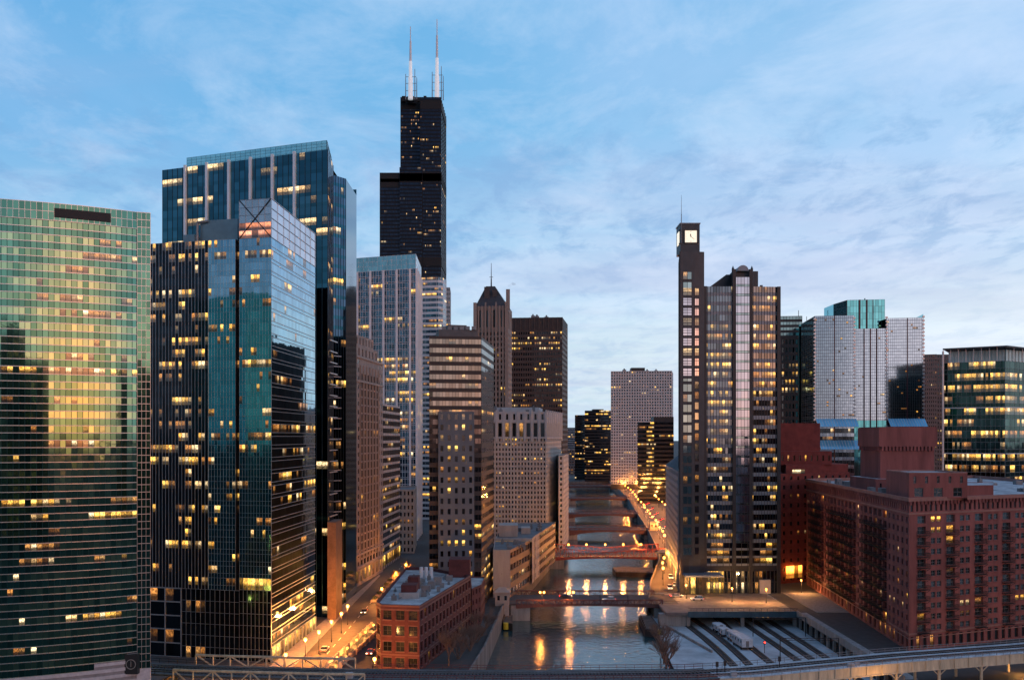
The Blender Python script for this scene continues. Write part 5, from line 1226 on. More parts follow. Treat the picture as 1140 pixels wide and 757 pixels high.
def loft_building():
    b = Bld('brick_loft_building', 'large red brick loft building with iron balconies and a square corbelled roof tower', 'brick building', (140, 320, 0))
    A = P(1012, 271); Dl = P(898, 394); Br = (205, 312)
    zt = 42.5; z1 = 38.2
    fr = pm('loft_window_frame', (.16, .17, .18), .5, var=.1); gw = glass('loft_glass', (.16, .22, .25), .08, .8, .7)
    lm = litmap(40, 13, 211, .07, None, 1, .6)
    u = ((Br[0] - A[0]), (Br[1] - A[1])); Lr = math.hypot(*u); u = (u[0] / Lr, u[1] / Lr); nr_ = nrm(A, Br)
    ul = ((Dl[0] - A[0]), (Dl[1] - A[1])); Ll = math.hypot(*ul); ul = (ul[0] / Ll, ul[1] / Ll); nl_ = nrm(Dl, A)
    fl = 3.05; nfl = 11; zb = z1 - fl * nfl
    ir = pm('black_iron_balcony', (.022, .022, .024), .6, .4, var=.2)
    bal = []
    def balcony(p, n, uu, z, w, d=1.5):
        m = MB(); h = 1.1
        c0 = (p[0] - uu[0] * w / 2, p[1] - uu[1] * w / 2); c1 = (p[0] + uu[0] * w / 2, p[1] + uu[1] * w / 2); o0 = (c0[0] + n[0] * d, c0[1] + n[1] * d); o1 = (c1[0] + n[0] * d, c1[1] + n[1] * d)
        m.prism([o0, o1, c1, c0] if True else [], z - .12, z)
        for a_, c_ in ((c0, o0), (o0, o1), (o1, c1)):
            m.bar((*a_, z + h), (*c_, z + h), .09); m.bar((*a_, z + h * .5), (*c_, z + h * .5), .05)
            k = max(2, int(math.hypot(c_[0] - a_[0], c_[1] - a_[1]) / .45))
            for i in range(k + 1): q_ = (a_[0] + (c_[0] - a_[0]) * i / k, a_[1] + (c_[1] - a_[1]) * i / k); m.bar((*q_, z), (*q_, z + h), .05)
        for q_, r_ in ((o0, c0), (o1, c1)): m.bar((*q_, z - .1), (*r_, z - 1.1), .08)
        b.wins.append((3.0 * w / p[1] ** 2 * 1.2 + .001, 'balcony', m, [ir]))
    # right face bays: corner bay, then balcony bay / window pair bay alternating
    s = 0; bays = [('p', 4.0)]
    for k in range(6): bays += [('b', 5.6), ('w', 5.6)]
    bays = [('c', 2.2), ('b', 5.0), ('w', 6.0), ('b', 5.2), ('w', 6.0), ('b', 5.2), ('w', 6.0), ('b', 5.2), ('w', 6.0), ('b', 5.2), ('w', 6.0), ('b', 5.2), ('w', 6.0), ('b', 5.2), ('w', 6), ('b', 6)]
    def pr(s): return (A[0] + u[0] * s, A[1] + u[1] * s)
    k = 0
    for kind, wd in bays:
        if s + wd > Lr: wd = Lr - s
        if wd < 1: break
        p, q_ = pr(s), pr(s + wd)
        lmk = [[lm[j][(k * 2 + i) % 40] for i in range(2)] for j in range(13)]
        if kind == 'b':
            punched(b, p, q_, zb, z1, 1, nfl, .62, .70, BRICK, lmk, rec=.7, gl=gw, frame=fr, sillm=BTRIM)
            for j in range(nfl - 1): balcony(((p[0] + q_[0]) / 2, (p[1] + q_[1]) / 2), nr_, u, zb + j * fl + .25, wd * .72)
        elif kind == 'w':
            punched(b, p, q_, zb, z1, 1, nfl, 0, .52, BRICK, lmk, rec=.3, gl=gw, frame=fr, sub=[(.18, .45), (.55, .82)], sillm=BTRIM)
        else: plain(b, [p, q_], zb, z1, BRICK, [0])
        n3 = 3 if kind != 'c' else 1
        punched(b, p, q_, z1, zt, n3, 1, .46, .62, BRICK, None, rec=.4, gl=gw, wname='attic_window')
        punched(b, p, q_, 0, zb, 2 if kind != 'c' else 1, 1, .5, .72, BRICK, [[R.choice((0, 0, 2)), 0]], rec=.4, wname='ground_window')
        s += wd; k += 1
    # left face
    def pl(s): return (Dl[0] - ul[0] * s, Dl[1] - ul[1] * s)
    lay = [('w', 4), ('w', 4)] + [('b', 4.6)] * 4 + [('w', 4)] * 2 + [('b', 4.6)] * 7 + [('w', 4)] * 2 + [('b', 4.6)] * 5 + [('w', 3.6)] * 5
    tot = sum(w for _, w in lay); sc = Ll / tot; s = 0
    for k, (kind, wd) in enumerate(lay):
        wd *= sc; p, q_ = pl(s), pl(s + wd)
        lmk = [[lm[j][(k * 3) % 40]] for j in range(13)]
        if kind == 'b':
            punched(b, p, q_, zb, z1, 1, nfl, .66, .72, BRICK, lmk, rec=.7, gl=gw, sillm=BTRIM)
            for j in range(nfl - 1): balcony(((p[0] + q_[0]) / 2, (p[1] + q_[1]) / 2), nl_, ul, zb + j * fl + .25, wd * .86)
        else: punched(b, p, q_, zb, z1, 1, nfl, .40, .52, BRICK, lmk, rec=.3, gl=gw, sillm=BTRIM)
        punched(b, p, q_, z1, zt, 2, 1, .45, .55, BRICK, None, rec=.4, gl=gw, wname='attic_window')
        punched(b, p, q_, 0, zb, 1, 1, .45, .7, BRICK, [[R.choice((0, 0, 0, 2))]], rec=.4, wname='ground_window')
        s += wd
    # belt courses and cornices on both faces
    ct = b.m('cornice', [BTRIM])
    for z, h, d in ((zb - .1, .5, .22), (z1, .45, .3), (zt - .6, 1.0, .55), (3.4, .3, .15)):
        ct.prism([(A[0] + (nr_[0] + nl_[0]) * d, A[1] + (nr_[1] + nl_[1]) * d), (Br[0] + nr_[0] * d, Br[1] + nr_[1] * d), Br, A], z, z + h)
        ct.prism([(Dl[0] + nl_[0] * d, Dl[1] + nl_[1] * d), (A[0] + (nr_[0] + nl_[0]) * d, A[1] + (nr_[1] + nl_[1]) * d), A, Dl], z, z + h)
    cb_ = b.m('corbel', [BRICK])
    for k in range(int(Lr / 1.4)):
        p = pr(k * 1.4 + .4); cb_.bar((p[0] + nr_[0] * .2, p[1] + nr_[1] * .2, zt - 1.6), (p[0] + nr_[0] * .2, p[1] + nr_[1] * .2, zt - .6), .5)
    for k in range(int(Ll / 1.6)):
        p = pl(k * 1.6 + .4); cb_.bar((p[0] + nl_[0] * .2, p[1] + nl_[1] * .2, zt - 1.6), (p[0] + nl_[0] * .2, p[1] + nl_[1] * .2, zt - .6), .5)
    bkp = [(205, 430), (Dl[0] + 6, 400)]
    rp = [Dl, A, Br, bkp[0], bkp[1]]
    plain(b, [Br, bkp[0], bkp[1], Dl], 0, zt, BRICK, [0, 1, 2]); roof(b, rp, zt + .4, ROOFSNOW, 1.2, BTRIM, .5); plain(b, rp, zt, zt + .4, BTRIM, range(5), 'coping')
    # raised blocks on the roof
    a0, a1 = P(1012, 275), P(1077, 277); zr = zz(527, 275)
    blk = [a0, a1, (a1[0], 297), (a0[0] + 2, 297)]
    n_ = nrm(a0, a1); q0, q1 = a0, a1
    punched(b, a0, a1, zt, zr - 3.6, 3, 1, .45, .72, BRICK, [[0, 0, 0]], rec=.3, gl=gw, frame=fr, wname='loft_window'); punched(b, a0, a1, zr - 3.6, zr, 5, 1, .24, .55, BRICK, None, rec=.3, gl=gw, frame=fr, wname='loft_window')
    plain(b, blk, zt - 1, zr, BRICK, [1, 2, 3]); roof(b, blk, zr + .3, ROOFSNOW, .4, BTRIM, .4); plain(b, blk, zr, zr + .3, BTRIM, range(4), 'coping')
    b2 = [P(1076, 285), P(1106, 287), P(1106, 305), P(1076, 305)]; z2 = zz(540, 286); plain(b, b2, zt - 1, z2, BRICK, [0, 1, 2, 3]); roof(b, b2, z2, ROOFSNOW, .2)
    # tower with corbelled head
    t0, t1 = P(980, 318), P(1040, 318); tw = [t0, t1, (t1[0], 336), (t0[0], 336)]; zc = zz(497, 318); ztop = zz(476, 318)
    b.m('roof_tower', [BRICK]).prism(tw, zt - 1, zc); e = .7
    tw2 = [(t0[0] - e, 318 - e), (t1[0] + e, 318 - e), (t1[0] + e, 336 + e), (t0[0] - e, 336 + e)]
    b.m('roof_tower').prism(tw2, zc, ztop); b.m('roof_tower').prism([(p[0] + (.3 if i in (0, 3) else -.3), p[1] + (.3 if i < 2 else -.3)) for i, p in enumerate(tw2)], ztop, ztop + .25)
    k = 15
    for i in range(k):
        X = t0[0] + (t1[0] - t0[0]) * (i + .5) / k; cb_.box(X - .32, X + .32, 318 - e + .02, 318.1, zc - 1.4, zc)
    for i in range(10): Yk = 318 + 18 * (i + .5) / 10; cb_.box(t0[0] - e + .02, t0[0] + .1, Yk - .35, Yk + .35, zc - 1.4, zc)
    lb = [P(975, 316), P(1042, 314), (P(1042, 314)[0], 340), (P(975, 316)[0], 340)]
    punched(b, lb[0], lb[1], zt - 1, zz(533, 316), 6, 1, .2, .4, BRICK); plain(b, lb, zt - 1, zz(533, 316), BRICK, [1, 2, 3]); roof(b, lb, zz(533, 316), par=.0)
    un = b.m('roof_unit', [STEEL]); R6 = random.Random(12)
    for px, Y, w, h in ((985, 300, 2, 1.6), (993, 297, 1.6, 1.2), (968, 330, 3, 1.5), (955, 345, 4, 1.8), (945, 352, 3, 1.2), (1000, 292, 2, 1), (972, 312, 1.6, 1.2), (1004, 290, 1, 1.6), (960, 334, 1.2, 2.2), (935, 366, 2, 1.6)): X, _ = P(px, Y); un.box(X - w / 2, X + w / 2, Y, Y + 3, zt - .8, zt + h)
    b.finish(230)
loft_building()
# ================================================================== elevated railway at the bottom
def elevated():
    cream = pm('cream_steel', (.55, .48, .34), .7, var=.3, scale=.8, streaks=True); maroon = pm('maroon_steel', (.14, .028, .03), .6, var=.25); deckm = pm('weathered_deck', (.10, .11, .12), .85, var=.35, scale=.6); pale = pm('frosted_boards', (.42, .50, .55), .8, var=.35, scale=.5, col2=(.66, .72, .76)); railm = pm('rail_top', (.34, .36, .38), .3, .8, var=.2)
    r = empty('elevated_railway', 'elevated railway with two tracks, steel girders and railings curving across the foreground', 'railway', (0, 215, 0))
    ctl = [(-98, 226), (-88, 223.5), (-70, 220), (-40, 217), (0, 215.6), (40, 216.6), (54, 219.5), (68, 224.5), (93, 233.5), (128, 243.5), (165, 257), (200, 273), (260, 304)]
    pts = []
    for (a, c) in zip(ctl, ctl[1:]):
        k = max(1, int(math.dist(a, c) / 4))
        pts += [(a[0] + (c[0] - a[0]) * i / k, a[1] + (c[1] - a[1]) * i / k) for i in range(k)]
    pts.append(ctl[-1]); zt = 7.0
    def sect(mb, d0, d1, z0, z1, lo=-1e9, hi=1e9, mi=0):
        o0, o1 = off(pts, d0), off(pts, d1)
        for i in range(len(pts) - 1):
            if not (lo <= pts[i][0] < hi): continue
            mb.prism([o1[i], o1[i + 1], o0[i + 1], o0[i]], z0, z1, mi)
    d = MB(); sect(d, -4.4, 4.4, zt - .5, zt - .12); d.build('deck', deckm, r)
    gd = MB(); sect(gd, 4.4, 4.75, zt - 2.3, zt - .1, 44); sect(gd, 4.35, 4.95, zt - 2.45, zt - 2.25, 44); sect(gd, -4.75, -4.4, zt - 2.3, zt - .1, 44)
    o = off(pts, 4.85)
    for i in range(0, len(pts)):
        if pts[i][0] > 44: gd.bar((*o[i], zt - 2.3), (*o[i], zt - .1), .22)
    gd.build('girder', cream, r)
    
    for d0, d1 in ((2.9, 4.9), (-4.9, -3.2), (-.5, .5)): wk = MB(); sect(wk, d0, d1, zt - .1, zt + .05, 44); wk.build('walkway', pale, r)
    
    for d0, d1 in ((3.4, 4.9), (-4.9, -3.4)): wk = MB(); sect(wk, d0, d1, zt - .1, zt + .05, -120, 44); wk.build('walkway', deckm, r)
    for c in (-2, 2):
        for s in (-.72, .72): q = MB(); sect(q, c + s - .07, c + s + .07, zt + .05, zt + .26); q.build('rail', railm, r)
    q = MB(); dn = off(pts, 0)
    for i in range(len(pts) - 1):
        for s in (0, .2, .4, .6, .8):
            p = (pts[i][0] + (pts[i + 1][0] - pts[i][0]) * s, pts[i][1] + (pts[i + 1][1] - pts[i][1]) * s); n = nrm(pts[i], pts[i + 1])
            for c in (-2, 2): q.bar((p[0] + n[0] * (c - 1.3), p[1] + n[1] * (c - 1.3), zt), (p[0] + n[0] * (c + 1.3), p[1] + n[1] * (c + 1.3), zt), .24, .2)
    q.build('tie', TIE, r)['kind'] = 'stuff'
    # railings: maroon over the river, grey to the right
    for lo, hi, mt in ((-34, 44, maroon), (44, 400, STEEL), (-120, -72, DARKSTEEL)):
        for dd in (-4.8, 4.8):
            q = MB(); oo = off(pts, dd)
            for i in range(len(pts) - 1):
                if lo <= pts[i][0] < hi:
                    for z in (.55, 1.1): q.bar((*oo[i], zt + z), (*oo[i + 1], zt + z), .10)
                    q.bar((*oo[i], zt), (*oo[i], zt + 1.15), .1); m_ = ((oo[i][0] + oo[i + 1][0]) / 2, (oo[i][1] + oo[i + 1][1]) / 2); q.bar((*m_, zt), (*m_, zt + 1.1), .07)
                    if mt is maroon: q.prism([oo[i], oo[i + 1], (oo[i + 1][0], oo[i + 1][1] + .12), (oo[i][0], oo[i][1] + .12)], zt - 2.0, zt + .05)
            q.build('railing', mt, r)
    # cream trusses over the street at the left
    for dd, z0, z1 in ((-4.9, zt - .2, zt + 2.3), (4.9, zt - 2.6, zt + 1.2)):
        q = MB(); oo = [p for p in off(pts, dd) if -78 < p[0] < -32]
        for i in range(len(oo) - 1):
            q.bar((*oo[i], z0), (*oo[i + 1], z0), .45); q.bar((*oo[i], z1), (*oo[i + 1], z1), .45)
            q.bar((*oo[i], z0), (*oo[i], z1), .28); a_, c_ = (z0, z1) if i % 2 else (z1, z0); q.bar((*oo[i], a_), (*oo[i + 1], c_), .26)
        q.bar((*oo[-1], z0), (*oo[-1], z1), .3); q.build('truss', cream, r)
    # columns with brackets
    for s, dd in [(p, s) for p in (( -96, 225), (-79, 221.5), (-56, 218), (-34, 216.5), (54, 216), (66, 217.5), (79, 219), (91, 221), (105, 225), (117, 229), (128.5, 234.5), (141, 241), (154, 247.5), (168, 255)) for s in (-4.3, 4.3)]:
        X, Y = s; 
        if 44 < X < 97 and True: zb = YARD_Z
        else: zb = 0
        i = min(range(len(pts)), key=lambda k_: math.dist(pts[k_], s)); n = nrm(pts[max(0, i - 1)], pts[min(len(pts) - 1, i + 1)]); p = (pts[i][0] + n[0] * dd, pts[i][1] + n[1] * dd)
        m = MB(); mt = cream if X > 40 else DARKSTEEL
        m.bar((*p, zb), (*p, zt - 2.2), .55); m.bar((p[0] - 1.6, p[1], zt - 2.4), (p[0], p[1], zt - 4.0), .2); m.bar((p[0] + 1.6, p[1], zt - 2.4), (p[0], p[1], zt - 4.0), .2)
        if dd > 0: m.bar((*p, zt - 2.3), (p[0] - n[0] * 8.6, p[1] - n[1] * 8.6, zt - 2.3), .4, .5)
        m.build('column', mt, r)
    PBX = pm('pale_box', (.40, .44, .48), .6, var=.2)
    # small wayside items
    for px, w, h in ((388, 1.6, 1.3), (820, 1.3, 1.2), (968, 1.5, .8), (978, 1.0, 1.1)):
        X = (px - 570) / F * 212; i = min(range(len(pts)), key=lambda k_: abs(pts[k_][0] - X)); 
        sg = MB(); sg.box(X - w / 2, X + w / 2, pts[i][1] - 4.3, pts[i][1] - 3.4, zt, zt + h); sg.build('signal_box', PBX, r)
    for px in (802, 812, 880):
        X = (px - 570) / F * 214; i = min(range(len(pts)), key=lambda k_: abs(pts[k_][0] - X)); m = MB(); m.bar((X, pts[i][1], zt), (X, pts[i][1], zt + 2.6), .18); m.box(X - .3, X + .3, pts[i][1] - .3, pts[i][1] + .1, zt + 1.5, zt + 2.6); m.build('signal_post', DARKSTEEL, r)
elevated()

# ================================================================== bridges
REDST = pm('bridge_red_steel', (.33, .075, .055), .65, .1, var=.3, scale=.6); BRDK = pm('bridge_brown_steel', (.13, .06, .055), .65, .1, var=.3, scale=.6); DECK = pm('bridge_deck', (.07, .065, .066), .85, var=.3, scale=.5)
GLOBE = glow('lamp_globe_amber', (1.0, .34, .045), 7.0); GLOBEB = glow('lamp_globe_yellow', (1.0, .42, .06), 9.0); POLE = DARKSTEEL
def bridge(label, Y0, wd, xl, xr, top, bot, steel, panels, arch=0.0, name='bascule_bridge', house=None):
    b = empty(name, label, 'bridge', ((xl + xr) / 2, Y0 + wd / 2, 0), 'bridges crossing the river')
    m = MB(); m.box(xl - 6, xr + 6, Y0 + .5, Y0 + wd - .5, -.5, .03); m.build('deck', DECK, b)
    for yy in (Y0, Y0 + wd):
        q = MB(); n = panels; h = top
        def zb(s): return bot + arch * (1 - (2 * s - 1) ** 2)
        def zc(s): return h * (.55 + .45 * abs(2 * s - 1)) if h > 2 else h
        for i in range(n):
            s0, s1 = i / n, (i + 1) / n; x0, x1 = xl + (xr - xl) * s0, xl + (xr - xl) * s1
            q.bar((x0, yy, zb(s0)), (x1, yy, zb(s1)), .4, .5); q.bar((x0, yy, zc(s0)), (x1, yy, zc(s1)), .35, .4); q.bar((x0, yy, zb(s0)), (x0, yy, zc(s0)), .25)
            a_, c_ = (zb(s0), zc(s1)) if i % 2 else (zc(s0), zb(s1)); q.bar((x0, yy, a_), (x1, yy, c_), .22)
            q.prism([(x0, yy - .12), (x1, yy - .12), (x1, yy + .12), (x0, yy + .12)], min(zb(s0), zb(s1)) , -.05)
        q.bar((xr, yy, bot), (xr, yy, h), .3); q.build('truss', steel, b)
        k = MB(); yo = yy + (-.35 if yy == Y0 else .35)
        k.bar((xl - 6, yo, 1.15), (xr + 6, yo, 1.15), .1); 
        for i in range(int((xr - xl) / 2)): X = xl + i * 2; k.bar((X, yo, 0), (X, yo, 1.15), .1)
        k.build('railing', steel, b)
    for X0, X1 in ((xl - 2, xl + 5), (xr - 3, xr + 8)):
        p = MB(); p.box(X0, X1, Y0 + .2, Y0 + wd - .2, -8, -.55); p.build('pier', CONC, b)
    return b
bridge('nearest bascule bridge with brown latticed railings and pale concrete piers', 348, 21, 1.5, 54, 1.5, -1.3, BRDK, 26, .9)
bridge('red steel truss bridge with glowing amber lamps, second from the viewer', 484, 20, 21, 76, 4.4, -1.6, REDST, 18, 1.2)
bridge('third bridge from the viewer, a dark arched girder span', 623, 20, 37, 88, 1.2, -3.2, BRDK, 16, 2.4)
bridge('fourth bridge from the viewer, a dark low arched span', 753, 20, 44, 98, 1.2, -3.2, BRDK, 16, 2.4)
bridge('fifth bridge from the viewer with a dark level girder', 945, 22, 57, 114, 1.4, -2.6, BRDK, 14, 1.6)
bridge('farthest visible dark bridge at the end of the river', 1180, 24, 66, 124, 1.6, -2.4, BRDK, 12, 1.2)
def bridge_house(label, X, Y, w, d, h, mat, rmat, z0=-6):
    o = empty('bridge_house', label, 'bridge house', (X, Y, 0)); m = MB(); m.box(X - w / 2, X + w / 2, Y, Y + d, z0, h); m.build('wall', mat, o)
    m = MB(); m.prism([(X - w / 2 - .4, Y - .4), (X + w / 2 + .4, Y - .4), (X + w / 2 + .4, Y + d + .4), (X - w / 2 - .4, Y + d + .4)], h, h + .3); m.prism([(X - w / 2 - .4, Y - .4), (X + w / 2 + .4, Y - .4), (X + w / 2 + .4, Y + d + .4), (X - w / 2 - .4, Y + d + .4)], h + .3, h + 1.6, poly1=[(X - w / 4, Y + d / 3), (X + w / 4, Y + d / 3), (X + w / 4, Y + d * .66), (X - w / 4, Y + d * .66)]); m.build('roof', rmat, o)
    for k in (-.25, .25):
        m = MB(); m.box(X + k * w - .45, X + k * w + .45, Y - .06, Y + .05, h * .45, h * .8); m.build('window', DARKWIN, o)
BUFF = pm('buff_stone', (.42, .34, .29), .85, var=.2)
bridge_house('pale buff stone bridge house at the left end of the nearest bridge', -3.5, 344, 5.0, 5, 4.6, BUFF, BUFF)
bridge_house('grey concrete bridge house at the right end of the red truss bridge', 76, 478, 6.5, 6, 2.6, CONC, ROOF)
bridge_house('small stone bridge house at the right end of the third bridge', 91, 622, 5, 6, 4.5, BUFF, ROOF)

# street slab over the tracks, viaduct beside the loft building
bl = pm('blue_girder', (.045, .10, .13), .6, .2, var=.3); slab = pm('street_slab', (.20, .17, .155), .85, var=.3, scale=.3)
v = empty('street_viaduct', 'street viaduct with a blue girder above the rail yard before the clock tower', 'viaduct', (78, 350, 0))
m = MB(); m.prism([(52.5, 331), (97.4, 331), (97.4, 371.8), (60, 371.8), (58, 369.6), (52.5, 347)], -.8, .02); m.build('street_deck', slab, v)
m = MB(); m.box(60, 97.4, 330.4, 330.9, -1.5, .5); m.build('girder', bl, v)
m = MB()
for X in range(61, 98, 2): m.bar((X, 330.6, .5), (X, 330.6, 1.5), .1)
m.bar((60, 330.6, 1.5), (97.4, 330.6, 1.5), .12); m.bar((60, 330.6, 1.0), (97.4, 330.6, 1.0), .08); m.build('railing', DARKSTEEL, v)
for X in (60.5, 79, 97):
    for Y in (333, 352):
        m = MB(); m.box(X - .6, X + .6, Y - .6, Y + .6, YARD_Z, -.8); m.build('column', CONC, v)
# abutment at the left of the yard
m = MB(); m.box(50.5, 60, 333, 336, -7, -.8); m.build('abutment', CONC, v)
v = empty('column_viaduct', 'pale street viaduct on a row of concrete columns along the loft building and rail yard', 'viaduct', (99, 290, 0))
m = MB(); m.box(97.2, 100.5, 240, 331, -1.0, .03); m.build('deck_edge', pm('pale_deck_concrete', (.30, .31, .31), .8, var=.35, scale=.4), v)
m = MB(); m.box(96.9, 97.25, 240, 330.3, -1.2, .9); m.build('parapet', CONC, v)
for k in range(17):
    Y = 236 + k * 5.8; m = MB(); m.box(97.3, 98.1, Y - .4, Y + .4, YARD_Z, -1.0); m.build('column', CONC, v)
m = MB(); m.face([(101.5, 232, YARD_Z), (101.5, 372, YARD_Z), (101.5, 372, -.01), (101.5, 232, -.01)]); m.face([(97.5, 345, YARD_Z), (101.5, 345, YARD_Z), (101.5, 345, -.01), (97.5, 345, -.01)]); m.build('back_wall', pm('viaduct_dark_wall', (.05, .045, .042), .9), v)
m = MB(); m.face([(97.4, 232, YARD_Z + .004), (101.5, 232, YARD_Z + .004), (101.5, 346, YARD_Z + .004), (97.4, 346, YARD_Z + .004)]); m.build('under_floor', BALLAST, v)

# ================================================================== lamps
def make_lamp(name, label, cat, h, r, mat, power, arm=0.0, double=False, group=None, colr=(1, .31, .055)):
    o = empty(name, label, cat, (0, 0, 0), group)
    p = MB(); p.tube((0, 0, 0), (0, 0, .8), .2, .14, 8); p.tube((0, 0, .8), (0, 0, h - r), .10, .06, 8)
    heads = [(arm, 0, h)] if not double else [(-.7, 0, h), (.7, 0, h)]
    if arm: p.bar((0, 0, h - r), (arm, 0, h + r * .2), .1)
    if double: p.bar((-.7, 0, h - r - .1), (.7, 0, h - r - .1), .08)
    p.build('pole', POLE, o)
    for c in heads:
        m = MB(); m.ball(c, r, 0, 10, 6, 1.1); go = m.build('globe', mat, o)
        cp = MB(); cp.tube((c[0], c[1], c[2] + r), (c[0], c[1], c[2] + r * 1.5), r * .5, .03, 8); cp.build('cap', POLE, go)
    l = bpy.data.lights.new('lamp_light', 'POINT'); l.energy = power; l.color = colr; l.shadow_soft_size = r; lo = bpy.data.objects.new('lamp_light', l); COL.objects.link(lo); lo.parent = o; lo.location = (heads[0][0], -.01, h - r * 2.2)
    return o
W_ = make_lamp('street_lamp', 'x', 'street lamp', 6, .42, GLOBEB, 9500, 0, False, 'lamps along the left street')
spots = [(318, 729, 240, 'amber globe lamp at the blue glass tower corner, lowest of the left street row'), (340, 712, 258, 'amber globe lamp second up the left street row'), (355, 704, 268, 'amber globe lamp third up the left street row'), (369, 693, 283, 'amber globe lamp fourth up the left street row, beside the brown stone pier'), (380, 684, 296, 'amber globe lamp fifth up the left street row'), (387, 676, 309, 'amber globe lamp sixth up the left street row by the park'),
         (417, 733, 236, 'amber globe lamp at the left corner of the brick low rise'), (425, 655, 345, 'amber globe lamp by the limestone tower entrance'), (441, 640, 385, 'amber globe lamp beyond the limestone tower'), (452, 632, 410, 'amber globe lamp at the far end of the left street, left of the brown tower')]
for k, (px_, py_, Y, lab) in enumerate(spots):
    X = (px_ - 570) / F * Y
    if k == 0: W_.location = (X, Y, 0.14); W_['label'] = lab
    else: dup(W_, (X, Y, 0.14 if k < 6 else 0), None, lab)
BL = make_lamp('bridge_lamp', 'x', 'bridge lamp', 4.4, .36, GLOBEB, 1300, 0, True, 'lamps on the nearest bridge')
for k, (px_, Y, lab) in enumerate(((603.5, 347, 'double globe lamp at the left of the nearest bridge'), (636, 347, 'double globe lamp second from the left on the nearest bridge, above the yellow reflection'))):
    X = (px_ - 570) / F * Y
    if k == 0: BL.location = (X, Y, 0); BL['label'] = lab
    else: dup(BL, (X, Y, 0), None, lab)
for k, px_ in enumerate((668, 699)):
    m = MB(); X = (px_ - 570) / F * 347; m.tube((X, 347, 0), (X, 347, 5), .12, .08); m.ball((X, 347, 5.1), .22); tag(m.build('unlit_lamp_post', POLE), ('unlit lamp post left of centre' if k == 0 else 'unlit lamp post farther right') + ' on the nearest bridge', 'lamp post')
RL = make_lamp('bridge_lamp', 'x', 'bridge lamp', 6.2, .42, GLOBE, 3000, 0, False, 'amber lamps on the red truss bridge', (1, .36, .09))
for k, px_ in enumerate((633, 653, 674, 694, 714)):
    X = (px_ - 570) / F * 484.; lab = 'amber lamp on the red truss bridge, ' + ('leftmost of five', 'second from the left', 'middle of five', 'second from the right', 'rightmost of five')[k]
    if k == 0: RL.location = (X, 484.8, 0); RL['label'] = lab
    else: dup(RL, (X, 484.8, 0), None, lab)
FL = make_lamp('street_lamp', 'amber lamp on the crowded street along the right bank of the river', 'street lamp', 7, .48, GLOBE, 7000, 0, False, 'amber lamps along the right bank street', (1, .31, .055))
first = True; R7 = random.Random(77)
for k in range(30):
    Y = 392 * (1300 / 392) ** (k / 29); 
    for sd in (0, 1):
        X = bank(RB, Y) + (5 if sd == 0 else 17 + 5 * (Y > 500)) + R7.uniform(-.6, .6)
        if sd == 1 and Y < 476: continue
        if first: FL.location = (X, Y, 0); first = False
        else: dup(FL, (X, Y, 0))
GL = make_lamp('street_lamp', 'x', 'street lamp', 5, .34, GLOBE, 3600, 0, False, 'lamps in front of the clock tower', (1, .42, .12))
for k, (px_, Y, lab) in enumerate(((764, 360, 'amber lamp left of the clock tower entrance'), (815, 352, 'amber lamp before the middle of the clock tower entrance'), (853, 350, 'amber lamp by the clock tower garage door'), (892, 372, 'amber lamp beside the deep red brick block'))):
    X = (px_ - 570) / F * Y
    if k == 0: GL.location = (X, Y, .02); GL['label'] = lab
    else: dup(GL, (X, Y, .02), None, lab)
LL = make_lamp('street_lamp', 'x', 'street lamp', 2.6, .34, GLOBEB, 1400, 0, False, 'lamps under the elevated railway', (1, .45, .12))
for k, (X, Y, z, lab) in enumerate(((85, 221, 0.0, 'yellow lamp standing in front of the railway girder at the right'), (-68, 214, 0, 'amber lamp glowing under the cream railway truss'), (-50, 213, 0, 'amber lamp under the right half of the cream railway truss'), (-85, 222, 0, 'amber lamp under the left end of the elevated railway'), (129, 243, 0, 'added amber lamp under the railway warming the street before the loft building'), (150, 256, 0, 'added amber lamp under the railway warming the street at the right edge'))):  # last two lamps are added to warm the street that car lights redden
    if k == 0: LL.location = (X, Y, z); LL['label'] = lab
    else: dup(LL, (X, Y, z), None, lab)

# ramp parapets on the left street
for lab, pth in (('pale ramp parapet in the street nearest the brick low rise', [(-44.5, 252), (-40.5, 300)]), ('pale ramp parapet in the middle of the lamp lit street', [(-48.0, 252), (-44.3, 306)])):
    m = MB(); a, c = pth; n = nrm(a, c); e_ = (n[0] * .35, n[1] * .35); m.prism([a, c, (c[0] - e_[0], c[1] - e_[1]), (a[0] - e_[0], a[1] - e_[1])], 0, 1.3)
    for k in range(10): s = k / 9; p = (a[0] + (c[0] - a[0]) * s, a[1] + (c[1] - a[1]) * s); m.prism([(p[0] - .3, p[1] - .4), (p[0] + .35, p[1] - .4), (p[0] + .35, p[1] + .4), (p[0] - .3, p[1] + .4)], 0, 1.6)
    tag(m.build('ramp_parapet', BUFF), lab, 'parapet')
RLm = make_lamp('ramp_lamp', 'x', 'ramp lamp', 1.9, .26, GLOBE, 1700, 0, False, 'low lamps between the ramp parapets', (1, .40, .08))
for k in range(5):
    s = k / 4; X = -46.2 + 3.4 * s; Y = 256 + 44 * s; lab = 'low amber lamp between the ramp parapets, ' + ('nearest', 'second', 'middle', 'fourth', 'farthest')[k] + ' of five'
    if k == 0: RLm.location = (X, Y, 0); RLm['label'] = lab
    else: dup(RLm, (X, Y, 0), None, lab)

